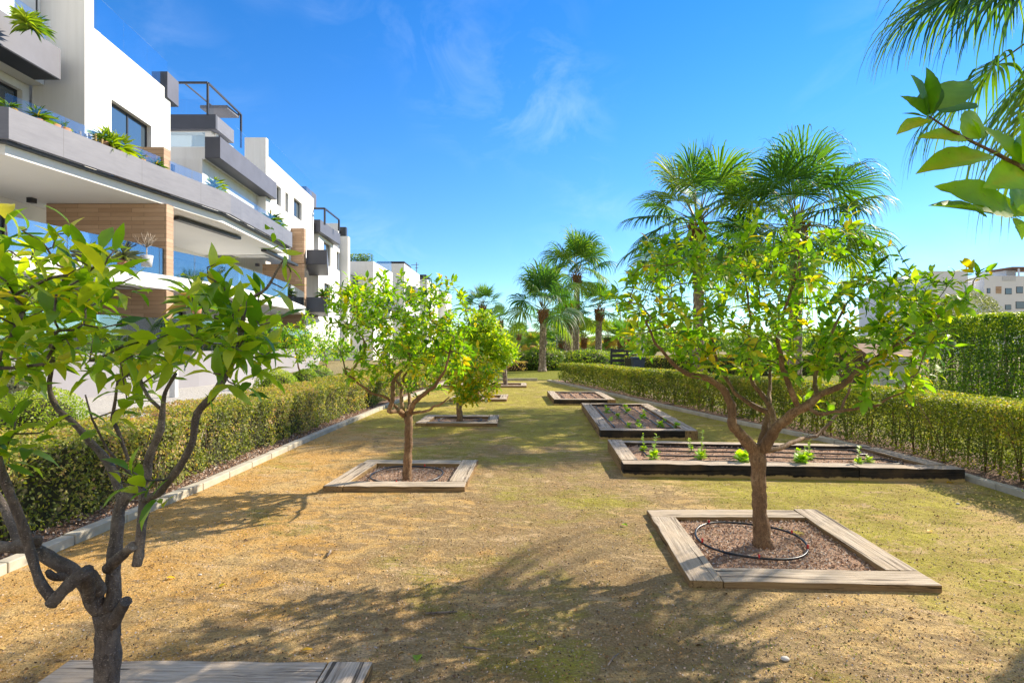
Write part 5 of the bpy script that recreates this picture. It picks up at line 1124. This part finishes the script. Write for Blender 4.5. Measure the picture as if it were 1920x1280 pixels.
# second floor balcony band
band = [(-17.5, 11.3), Q0, Q1, Q2, (-13.1, 28.2)]
parapet(A, band, 6.50, 7.27, .12, M['panel'], inward=-1)
bi = offs(band, -.03); MB().prism([tuple(p) for p in bi] + [(-17.5, 28.2)], 6.44, 6.498).build('shadow_gap', M['panel_shade'], A)
bi = offs(band, -.22); MB().prism([tuple(p) for p in bi] + [(-22, 28.2), (-22, 11.4)], 6.18, 6.438).build('slab', M['white2'], A)
# shift directions: interior lies on the left of travel (towards -X)
glass_run(A, [tuple(p) for p in offs(band, -.20)][1:4], 7.0, 7.72, M['glass_roof'])
# first floor slab and railing
s1 = [(-17.5, 11.2), Q0, Q1, Q2, (-12.62, 32.68)]
MB().prism([tuple(p) for p in s1] + [(-22, 32.68), (-22, 11.2)], 3.32, 3.78).build('slab', M['white'], A)
glass_run(A, [tuple(p) for p in offs(s1, -.10)][1:], 3.79, 4.67)
# ground floor terrace
s0 = [(-17.0, 10.8), (-12.35, 12.2), (-11.1, 18.9), (-11.05, 20.6), (-11.7, 28), (-12.4, 33)]
MB().prism([tuple(p) for p in s0] + [(-22, 33), (-22, 10.8)], 0, 1.25).build('terrace_wall', M['terrace_wall'], A)
glass_run(A, [tuple(p) for p in offs(s0, -.12)][1:], 1.255, 2.35)
# facade behind balconies
wall_open(A, (-16.2, 4), (-16.2, 36), .3, 1.25, 3.30, [(9.5, 12.5, 1.3, 3.1), (14.6, 17.6, 1.3, 3.1, 2), (20, 22.5, 1.3, 3.1), (25, 27.5, 1.3, 3.1)], M['white2'])
wall_open(A, (-16.2, 4), (-16.2, 36), .3, 3.80, 6.17, [(8.3, 13.2, 3.85, 5.95, 2), (15.6, 17, 3.85, 5.9, 0), (19, 21.5, 3.85, 5.9), (24.5, 27, 3.85, 5.9)], M['white2'])
MB().box(-30, -16.6, 2, 46, 0, 9.3).build('core', M['white'], A)
# wood clad cross walls
for (x0, x1, y0, y1, z0, z1) in ((-15.5, -11.50, 17.75, 18.12, 3.785, 6.17), (-15.5, -11.50, 17.75, 18.12, 1.252, 3.315), (-13.3, -11.62, 17.8, 18.15, 6.50, 8.07),
                                 (-15.3, -12.72, 32.7, 33.0, 3.785, 6.4), (-15.3, -12.75, 32.7, 33.0, .6, 3.315), (-13.9, -12.75, 32.7, 33.0, 6.45, 8.6)):
    MB().box(x0, x1, y0, y1, z0, z1).build('cladding_wall', M['cladding'], A)
# upper blocks: front return walls and long lit walls
def block(c, dx, Y1, z0, z1, ops, back=-17.5, t=.3):
    e = (c[0] + dx * (Y1 - c[1]), Y1)
    wall_open(A, c, e, t, z0, z1, ops, M['white'])
    MB().box(back, c[0] - .001, c[1] + .003, c[1] + .28, z0, z1 - .003).build('wall', M['white'], A)
    MB().prism([(c[0] - t - .002, c[1] + .29), (e[0] - t - .002, e[1] - .01), (back, e[1] - .01), (back, c[1] + .29)], z0 + 2.9, z1 - .25).build('roof', M['white2'], A)
c1 = ((176 - 960) / F * 16.8, 16.8)
w0 = onl(209, c1, -.08); w1 = onl(284, c1, -.08); L = lambda p: math.dist(p, c1)
block(c1, -.08, 21.1, 6.45, 11.45, [(L(w0), L(w1), 6.75, zat(186, w0[1]), 1)])
MB().box(c1[0] - 1.62, c1[0], 16.44, 16.798, 6.45, 15.2).build('fin_wall', M['white'], A)
MB().box(c1[0] - 1.62, c1[0] - 1.35, 8, 16.43, 10.3, 15.2).build('wall', M['white'], A)
wall_open(A, (c1[0] - 1.7, 8), (c1[0] - 1.7, 16.43), .3, 6.45, 9.44, [(4.9, 8.2, 6.5, 9.2, 1)], M['white'])
win(A, (c1[0] - 1.345 + .3, 12.6), (c1[0] - 1.345 + .3, 16.32), 10.9, 13.2, depth=.3)
MB().box(-22, -14.4, 8, 16.42, 9.46, 10.29).build('slab', M['white2'], A)
glass_run(A, [(c1[0] - .05, 17.0), (c1[0] - .05 - .08 * 4, 21.0)], 11.46, 12.6, M['glass_roof'])
glass_run(A, [(-13.7, 8), (-13.75, 15.9)], 10.36, 11.1, M['glass_roof'])
# cantilevered grey boxes
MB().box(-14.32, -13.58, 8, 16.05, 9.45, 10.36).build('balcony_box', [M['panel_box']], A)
MB().box(-14.35, -13.6, 8.02, 16.02, 9.43, 9.448).build('soffit', M['panel_shade'], A)  # dark sheet, the shade under the box put into its colour
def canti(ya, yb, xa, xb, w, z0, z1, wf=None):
    # long side in box grey, shade painted on end and underside, tapering in plan
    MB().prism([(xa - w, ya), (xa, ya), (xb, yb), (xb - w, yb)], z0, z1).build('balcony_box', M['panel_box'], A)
    MB().prism([(xa - w + .02, ya - .012), (xa - .001, ya - .012), (xa - .001, ya - .002), (xa - w + .02, ya - .002)], z0 + .01, z1 - .01).build('shaded_end', M['panel_shade'], A)
    MB().prism([(xa - w, ya + .01), (xa - .02, ya + .01), (xb - .02, yb - .01), (xb - w, yb - .01)], z0 - .014, z0 - .002).build('soffit', M['panel_shade'], A)
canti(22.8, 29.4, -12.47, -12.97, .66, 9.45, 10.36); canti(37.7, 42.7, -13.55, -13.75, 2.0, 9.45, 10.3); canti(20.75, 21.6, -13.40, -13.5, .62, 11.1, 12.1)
MB().prism([(-16.5, 23.0), (-13.16, 23.0), (-13.7, 29), (-16.5, 29)], 9.47, 9.98).build('slab', M['white'], A)
glass_run(A, [(-15.2, 22.95), (-13.2, 22.95)], 9.99, 10.6)
wall_open(A, (-13.3, 23.05), (-13.78, 29.0), .3, 6.45, 9.46, [(1.3, 2.1, 6.6, 8.8, 0), (3.6, 4.5, 7.3, 8.3, 0)], M['white'])
MB().box(-17.5, -13.3, 22.9, 23.04, 6.45, 9.46).build('wall', M['white'], A)
MB().box(-18.2, -15.0, 27.0, 27.15, 12.4, 13.12).build('roof_band', M['panel_shade'], A); MB().prism([(-18.2, 27.16), (-15.0, 27.16), (-15.12, 29), (-18.2, 29)], 12.41, 13.1).build('roof_band', M['panel'], A)  # band front takes the darker copy, its shade put into the colour
MB().box(-18.2, -15.3, 27.6, 27.8, 9.98, 12.4).build('wall', M['white'], A); MB().box(-18.2, -15.4, 27.3, 29.5, 12.3, 12.395).build('roof', M['white2'], A)
# pergola on the roof
pg = MB(); zt = 14.72; pg.beam((-17.4, 27, zt), (-15.4, 27, zt), .09).beam((-15.4, 27.05, zt), (-15.62, 30.7, zt), .09).beam((-15.4, 27, 13.1), (-15.4, 27, zt - .05), .09).beam((-15.62, 30.75, 12.8), (-15.62, 30.75, zt), .09).beam((-16.6, 27.05, zt), (-16.7, 30.7, zt), .06).beam((-16.9, 30.75, zt), (-15.66, 30.75, zt), .09)
pg.build('pergola', M['metal'], A); MB().box(-17.2, -15.7, 29.4, 30.7, 14.50, 14.66).build('awning', M['panel'], A)
glass_run(A, [(-15.1, 29.1), (-15.3, 31.5)], 12.1, 13.4, M['glass_roof']); glass_run(A, [(-17.9, 27.02), (-15.1, 27.02)], 13.13, 13.9, M['glass_roof'])
# second upper block with windows
c2 = ((503 - 960) / F * 29.0, 29.0)
def op(c, x0, x1, y0, y1, m_=0, dx=-.08): p, q = onl(x0, c, dx), onl(x1, c, dx); ym = (p[1] + q[1]) / 2; return (math.dist(p, c), math.dist(q, c), zat(y1, ym), zat(y0, ym), m_)
block(c2, -.08, 37.5, 6.45, 11.7, [op(c2, 519, 527, 350, 386), op(c2, 535, 541, 362, 398), op(c2, 551, 566, 376, 410, 1)])
MB().box(c2[0] - 1.15, c2[0], 28.72, 28.998, 6.45, 12.62).build('fin_wall', M['white'], A)
glass_run(A, [(c2[0] - .05, 29.3), (c2[0] - .62, 37)], 11.71, 12.75, M['glass_roof'])
MB().box(-15.8, -14.0, 30.1, 30.9, 6.5, 6.51).build('floor', M['white2'], A)
MB().box(-14.1, -13.95, 23.1, 28.5, 6.5, 6.55).build('floor_edge', M['white2'], A)
canti(36.2, 38.3, -13.95, -14.05, .6, 11.2, 12.2)
pg = MB(); pg.beam((-14.6, 37.6, 11.05), (-13.2, 37.6, 11.05), .12).beam((-13.2, 37.6, 9.9), (-13.2, 37.6, 11.05), .12).beam((-13.2, 37.6, 11.05), (-13.3, 41, 11.05), .1).beam((-13.3, 41, 10.2), (-13.3, 41, 11.05), .12).build('pergola', M['metal'], A)
# third block
c3 = ((597 - 960) / F * 38.4, 38.4)
wall_open(A, c3, (c3[0] - .08 * 6.6, 45), .3, 1.2, 9.44, [op(c3, 607, 620, 456, 497, 0), op(c3, 631, 641, 474, 508, 0), op(c3, 608, 619, 532, 560, 1)], M['white'])
MB().box(-17, c3[0] - .001, 38.403, 38.65, 1.2, 9.44).build('wall', M['white'], A); MB().box(-17, c3[0] - .6, 44.6, 44.9, 1.2, 11.6).build('wall', M['white'], A)
bx = (650 - 960) / F * 45; MB().box(bx - .9, bx + .1, 45.01, 45.6, 1.2, 10.6).build('chimney', M['white'], A); MB().box(bx - .8, bx - .1, 45.1, 45.5, 10.603, 11.4).build('chimney_cap', M['metal'], A)
for z0, z1 in ((6.45, 7.34), (3.5, 4.4)):
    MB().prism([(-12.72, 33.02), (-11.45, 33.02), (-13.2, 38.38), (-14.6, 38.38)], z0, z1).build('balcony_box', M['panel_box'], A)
    MB().box(-12.71, -11.46, 33.0, 33.015, z0 + .01, z1 - .01).build('shaded_end', M['panel_shade'], A)  # shade on the camera-facing end painted as a thin dark sheet
    MB().prism([(-12.70, 33.05), (-11.5, 33.05), (-13.23, 38.36), (-14.58, 38.36)], z0 - .02, z0 - .002).build('soffit', M['panel_shade'], A)  # underside shade painted the same way
MB().prism([(-16, 32.7), (-12.75, 32.99), (-13.9, 38.38), (-16, 38.38)], 0, 1.2).build('terrace_wall', M['terrace_wall'], A)
MB().prism([(-13.0, 33.2), (-13.8, 38.3), (-16, 38.3), (-16, 33.2)], 1.21, 3.3).build('wall', M['white2'], A)
# ceiling lights, awnings
for x, y in ((-15.4, 17.1), (-15.2, 15.4), (-14.8, 31)): MB().box(x - .09, x + .09, y - .09, y + .09, 6.02, 6.178).build('ceiling_light', M['metal'], A)
for a, b in (((-12.25, 19.4, 6.08), (-11.85, 23.1, 6.08)), ((-12.1, 26.0, 6.08), (-12.55, 31, 6.08))):
    MB().beam(a, b, .26, .12).build('awning_cassette', M['metal'], A)
w_ = MB().box(c1[0] + .003, c1[0] + .06, 20.6, 20.75, 8.2, 8.45); w_.build('wall_lamp', M['metal'], A)

def simple_house(label, x0, x1, y0, y1, z, rail=True, bands=(), wins=(), name='white_house', mat=None, grp='white apartment houses farther down the left side', perg=None):
    root = empty(name, ((x0 + x1) / 2, y0, 0), label=label, cat='building', group=grp)
    MB().box(x0, x1, y0, y1, 0, z).build('wall', mat or M['white'], root); MB().box(x0 + .25, x1 - .25, y0 + .25, y1 - .25, z + .002, z + .05).build('roof', M['panel'], root)
    if rail: glass_run(root, [(x0, y0 + .1), (x1 - .1, y0 + .1), (x1 - .1, y1)], z + .003, z + 1.1, M['glass_roof'])
    for (bx0, bx1, by0, by1, bz0, bz1) in bands:
        MB().box(bx0, bx1, by0, by1, bz0, bz1).build('balcony_box', M['panel_box'], root); MB().box(bx0 + .02, bx1 - .02, by0 - .02, by0 - .002, bz0 + .01, bz1 - .01).build('shaded_end', M['panel_shade'], root)  # near end covered by a darker sheet that paints its shade
    for (wx0, wx1, wz0, wz1) in wins:
        f = MB().box(wx0 - .06, wx1 + .06, y0 - .03, y0 - .001, wz0 - .06, wz1 + .06).build('window', M['metal'], root); MB().box(wx0, wx1, y0 - .045, y0 - .032, wz0, wz1).build('pane', M['window'], f)
    if perg:
        a, b, c, d, h = perg; m_ = MB(); m_.box(a, b, c, d, h - .12, h).beam((b, c, z), (b, c, h - .13), .15).beam((b, d, z), (b, d, h - .13), .15).beam((a, c, z), (a, c, h - .13), .15); m_.build('pergola', M['metal'], root)
    return root
h1 = simple_house('low white house with plants on its roof terrace, just beyond the long building', (640 - 960) / F * 50 - 4, (700 - 960) / F * 50, 50, 58, zat(490, 50), bands=[((628 - 960) / F * 47, (643 - 960) / F * 47, 47, 56, 7.1, 7.95)], wins=[(-18.5, -17, 3, 5)])
MB().prism([((643 - 960) / F * 47, 47.1), ((643 - 960) / F * 47, 47.5), (-13.3, 56), (-13.6, 56)][::-1], 6.9, 7.8).build('balcony_box', M['panel_box'], h1)
MB().prism([((700 - 960) / F * 50 + .002, 50.5), ((700 - 960) / F * 50 + .9, 50.5), ((700 - 960) / F * 50 + .9, 57), ((700 - 960) / F * 50 + .002, 57)], 5.0, 5.9).build('balcony_box', M['panel_box'], h1)
for i, (px, w_) in enumerate(((652, .5), (664, .6), (677, .5), (688, .6))):
    xq = (px - 960) / F * 51; shrub('roof_shrub', '%s dark shrub on the roof terrace of the low white house, counting from the left' % ('first', 'second', 'third', 'fourth')[i], (xq, 51.2, zat(490, 50) + .45), (w_, .4, .5), 300, .16, M['shrub'], 'shrubs on the low white house', 'shrub', .2, core=False, stem=False)
h2 = simple_house('middle distance white house with a grey roof pergola', (690 - 960) / F * 72, (758 - 960) / F * 72, 72, 84, zat(494, 72), False, perg=((705 - 960) / F * 72, (757 - 960) / F * 72, 72.5, 77, zat(489, 72)), bands=[((706 - 960) / F * 70, (722 - 960) / F * 70, 70, 80, zat(548, 70), zat(538, 70))])
simple_house('farthest white house on the left with a thin antenna and a small pergola', (756 - 960) / F * 95, (801 - 960) / F * 95, 95, 110, zat(524, 95), False, perg=((760 - 960) / F * 95, (798 - 960) / F * 95, 95.5, 102, zat(514, 95)))
simple_house('small white end wall showing right of the rounded citrus crown', (800 - 960) / F * 110, (836 - 960) / F * 110, 110, 120, zat(545, 110), False)
x2_ = (758 - 960) / F * 72; MB().box(x2_ + .002, x2_ + 1.2, 73, 82, 8.2, 9.4).build('balcony_box', M['panel_box'], h2); MB().box(x2_ + .002, x2_ + 1.2, 73, 82, 4.2, 5.4).build('balcony_box', M['panel_box'], h2)
ax = (781 - 960) / F * 96; tag(MB().beam((ax, 96, zat(524, 96)), (ax, 96, zat(492, 96)), .12).beam((ax - 1, 96, zat(497, 96)), (ax + .4, 96, zat(496, 96)), .08).beam((ax - .3, 96, zat(502, 96)), (ax + .3, 96, zat(502, 96)), .08).build('antenna', M['panel']), 'thin rooftop television antenna on the farthest left house', 'antenna')

# far right block
Yr = 70
def rx(px, Y=Yr): return (px - 960) / F * Y
RB = empty('apartment_block', (rx(1850), Yr, 0), label='pale concrete coloured apartment block beyond the tall hedge at the right', cat='building')
def rbox(p0, p1, y0, z_, Yf=Yr, dep=12, nm='wall', mat=None): return MB().box(rx(p0, Yf), rx(p1, Yf), Yf, Yf + dep, 0 if y0 is None else zat(y0, Yf), zat(z_, Yf)).build(nm, mat or M['far_white'], RB)
rbox(1722, 1748, None, 545); rbox(1748.3, 1815, None, 508, 71); rbox(1815.5, 1845, None, 545, 70.6); rbox(1845.5, 1990, None, 517, 70, 14)
rbox(1887, 1905, 517 - .2, 502, 74, 5, 'stair_tower'); MB().box(rx(1898, 72), rx(1990, 72), 72, 76, zat(503, 72), zat(500, 72)).build('pergola', M['roof_brown'], RB)
for q in (1912, 1925): MB().box(rx(q, 72), rx(q + 1.5, 72), 72.1, 72.3, zat(517, 72), zat(503.2, 72)).build('pergola_post', M['far_white'], RB)
for (x0, x1, y0, y1) in ((1885, 1896, 541, 551), (1906, 1917, 538, 549), (1925, 1936, 536, 547), (1851, 1856, 541, 549), (1905, 1925, 566, 578), (1885, 1895, 572, 580)):
    f = MB().box(rx(x0) - .05, rx(x1) + .05, Yr - .03, Yr - .001, zat(y1, Yr) - .05, zat(y0, Yr) + .05).build('window', M['metal'], RB); MB().box(rx(x0), rx(x1), Yr - .05, Yr - .032, zat(y1, Yr), zat(y0, Yr)).build('pane', M['window'], f)
for (x0, x1, y0, y1) in ((1736, 1743, 563, 571), (1724, 1729, 563, 571)):
    f = MB().box(rx(x0) - .05, rx(x1) + .05, Yr - .03, Yr - .001, zat(y1, Yr) - .05, zat(y0, Yr) + .05).build('window', M['metal'], RB); MB().box(rx(x0), rx(x1), Yr - .05, Yr - .032, zat(y1, Yr), zat(y0, Yr)).build('pane', M['window'], f)
f = MB().box(rx(1867), rx(1877), Yr - .06, Yr - .002, zat(550, Yr), zat(537, Yr)).build('shutter', M['cladding'], RB)
MB().box(rx(1879), rx(1904), Yr - .04, Yr - .002, zat(526.5, Yr), zat(517.5, Yr)).build('glass_railing', M['window_pale'] if 'window_pale' in M else M['curtain'], RB)
ax = rx(1790, 78); tag(MB().beam((ax, 76, 8), (ax, 76, zat(490, 76)), .1).beam((ax - .5, 76, zat(491, 76)), (ax + .5, 76, zat(491, 76)), .08).beam((ax - .35, 76, zat(493.5, 76)), (ax + .35, 76, zat(493.5, 76)), .06).build('antenna', M['panel']), 'thin rooftop antenna on the pale block at the right', 'antenna')

# ------------------------------------------------------------------ balcony plants and furniture
def spiky(px, Y, yb, s, label, n=46, mat='palm', name='yucca', tilt=0, pot=True, group='potted plants on the second floor balcony'):
    x = (px - 960) / F * Y; z = zat(yb, Y) + (.10 if Y < 23 and yb < 400 else 0); s *= 1.08; root = empty(name, (x, Y, z - .3), label=label, cat='potted plant', group=group)
    ph = rng.uniform(0, 6.28, n); el = rng.uniform(-.1, 1.5, n); dr = np.column_stack([np.cos(ph) * np.cos(el), np.sin(ph) * np.cos(el), np.sin(el)])
    V, Fq, k = leaf_batch(np.tile([x, Y, z], (n, 1)) + dr * .02, dr, np.tile([0, 0, 1.], (n, 1)) + .01, rng.uniform(.7, 1.1, n) * s, wid=.18, fold=.6, droop=.35)
    link('leaves', arr_mesh('leaves', V, Fq, M[mat], np.clip(rng.normal(.6, .2, n), 0, 1).repeat(k), smooth=True), root)
    if pot: MB().lathe([(.001, -.32), (.13, -.32), (.17, 0), (.15, 0), (.14, -.04), (.001, -.04)], (x, Y, z), 14).build('pot', M['terracotta'], root)
bl = lambda px, off=.32: (lambda p: p[1])(onl(px, (pA[0] - off, pA[1]), DA))
for px, yb, s, lab, m_, n in ((70, 232, .40, 'spiky green yucca at the left of the second floor balcony', 'palm', 46), (206, 281, .55, 'large spiky yucca in front of the upper sliding window', 'ball', 60), (224, 288, .50, 'yellow green agave beside the large yucca', 'ball', 60), (192, 272, .42, 'darker yucca left of the agave', 'palm', 40),
        (292, 322, .38, 'low spiky plant just left of the upper wood pillar', 'palm', 46), (262, 305, .30, 'small trailing plant along the parapet', 'palm', 36), (240, 299, .28, 'small yellowish tuft right of the agave', 'ball', 30), (18, 214, .3, 'small spiky tuft at the left edge of the second floor balcony', 'palm', 30),
        (100, 240, .26, 'short yellow succulent clump right of the first yucca', 'ball', 30), (120, 248, .22, 'tiny succulent clump near the round lamp', 'ball', 26)):
    spiky(px, bl(px), yb, s, lab, n, m_)
Yc = bl(165); xc = (165 - 960) / F * Yc; zc = zat(268, Yc); root = empty('cactus', (xc, Yc, zc - .2), label='brown columnar cactus on the second floor balcony', cat='cactus'); mb = MB()
for k in range(9): q = random.gauss(0, .13); mb.tube([(xc + q, Yc + q * .5, zc - .2), (xc + q * 1.2, Yc + q * .5, zc + random.uniform(.1, .32))], [.035, .028], 8)
mb.build('stems', M['cactus'], root)
Yc = bl(139); xc = (139 - 960) / F * Yc; tag(MB().ball((xc, Yc, zat(255, Yc)), .13, 0, 10).build('ball_lamp', M['metal']), 'dark round lamp on the second floor parapet', 'lamp')
for px, Y, yb, s, lab, m_ in ((402, 20.6, 360, .5, 'golden green bush on the balcony band right of the upper wood pillar', 'ball'), (508, 26.3, 418, .6, 'leafy plant at the far part of the balcony band', 'palm'), (520, 27.2, 425, .5, 'second leafy plant at the far part of the balcony band', 'palm'),
        (572, 37.9, 409, .5, 'little plant on top of the high grey balcony', 'ball'), (60, 14.3, 62, .45, 'leafy plant trailing over the top left grey box', 'palm'), (48, 13.8, 50, .4, 'second leafy plant over the top left grey box', 'ball'), (606, 33.6, 556, .6, 'bushy plant on the lowest dark corner balcony', 'palm')):
    spiky(px, Y - (.0 if yb > 70 else .0), yb, s, lab, 60, m_, 'balcony_plant', pot=yb > 70)
spiky(368, 17.2, 575, .95, 'tall spiky dracaena on the ground floor terrace', 50, 'palm', 'dracaena', group='potted plants on the terraces')
spiky(232, 15.6, 488, .55, 'spiky pot plant behind the first floor glass railing', 40, 'olive', 'yucca', group='potted plants on the terraces')
def bare_tree(px, Y, yb, h, label):
    x = (px - 960) / F * Y; z = zat(yb, Y); root = empty('bare_shrub', (x, Y, z), label=label, cat='potted plant'); mb = MB(); mb.tube([(x, Y, z), (x, Y, z + h * .5)], [.02, .015], 6)
    for k in range(26): a = random.random() * 6.28; e = random.uniform(.4, 1.5); q = h * .5; p = Vector((x, Y, z + h * .5)); d = Vector((math.cos(a) * math.cos(e), math.sin(a) * math.cos(e), math.sin(e))); m = p + d * q * .5; t = m + (d + Vector((random.gauss(0, .4), random.gauss(0, .4), .1))).normalized() * q * .5; mb.tube([p, m, t], [.009, .006, .003], 4)
    mb.build('branches', M['bark_pale'], root); MB().lathe([(.001, -.1), (.14, -.1), (.18, .25), (.16, .25), (.001, .2)], (x, Y, z), 14).build('pot', M['curtain'], root)
bare_tree(275, 16.7, 494, 1.0, 'bare twiggy potted shrub behind the first floor glass, in front of the wood wall')
def wicker_chair(px, Y, zf, label):
    x = (px - 960) / F * Y; root = empty('terrace_chair', (x, Y, zf), label=label, cat='chair', group='dark chairs on the first floor terrace')
    bevel(MB().box(x - .28, x + .28, Y - .28, Y + .28, zf + .38, zf + .45).build('seat', M['dark_wicker'], root), .02); mb = MB(); mb.tube([(x + .3 * math.cos(a), Y + .3 * math.sin(a), zf + .62 + .2 * math.sin(a / 2)) for a in np.linspace(-.3, 3.44, 12)], .03, 6)
    for a in np.linspace(0, 3.14, 9): mb.tube([(x + .27 * math.cos(a), Y + .27 * math.sin(a), zf + .45), (x + .3 * math.cos(a), Y + .3 * math.sin(a), zf + .64 + .18 * math.sin(a / 2))], .012, 5)
    mb.build('backrest', M['dark_wicker'], root)
    for sx in (-1, 1):
        for sy in (-1, 1): MB().tube([(x + sx * .24, Y + sy * .24, zf), (x + sx * .22, Y + sy * .22, zf + .38)], .018, 6).build('leg', M['metal'], root)
wicker_chair(338, 19.2, 3.79, 'dark round backed chair right of the first floor wood wall'); wicker_chair(362, 19.9, 3.79, 'second dark chair farther along the first floor terrace')
def lantern(px, Y, yb):
    x = (px - 960) / F * Y; z = zat(yb, Y); root = empty('lantern', (x, Y, z), label='dark framed glass lantern on the ground floor terrace table', cat='lantern'); mb = MB()
    for sx in (-1, 1):
        for sy in (-1, 1): mb.box(x + sx * .1 - .01, x + sx * .1 + .01, Y + sy * .1 - .01, Y + sy * .1 + .01, z, z + .4)
    mb.box(x - .13, x + .13, Y - .13, Y + .13, z - .03, z - .002).box(x - .13, x + .13, Y - .13, Y + .13, z + .402, z + .44); mb.build('frame', M['metal'], root); MB().lathe([(.04, 0), (.04, .2), (.001, .21)], (x, Y, z), 10).build('candle', M['curtain'], root)
    t = empty('side_table', (x, Y, 1.26), label='small table under the glass lantern', cat='table'); MB().box(x - .35, x + .35, Y - .3, Y + .3, z - .07, z - .032).build('tabletop', M['metal'], t)
    for sx in (-1, 1):
        for sy in (-1, 1): MB().box(x + sx * .3 - .015, x + sx * .3 + .015, Y + sy * .25 - .015, Y + sy * .25 + .015, 1.262, z - .072).build('leg', M['metal'], t)
lantern(388, 18.6, 640)
for px, Y, lab in ((326, 15.0, 'short pale square post standing in the gravel by the terrace wall'),):
    x = (px - 960) / F * Y; bevel(tag(MB().box(x - .08, x + .08, Y - .08, Y + .08, 0, .75).build('bollard', M['curtain']), lab, 'bollard'), .01)
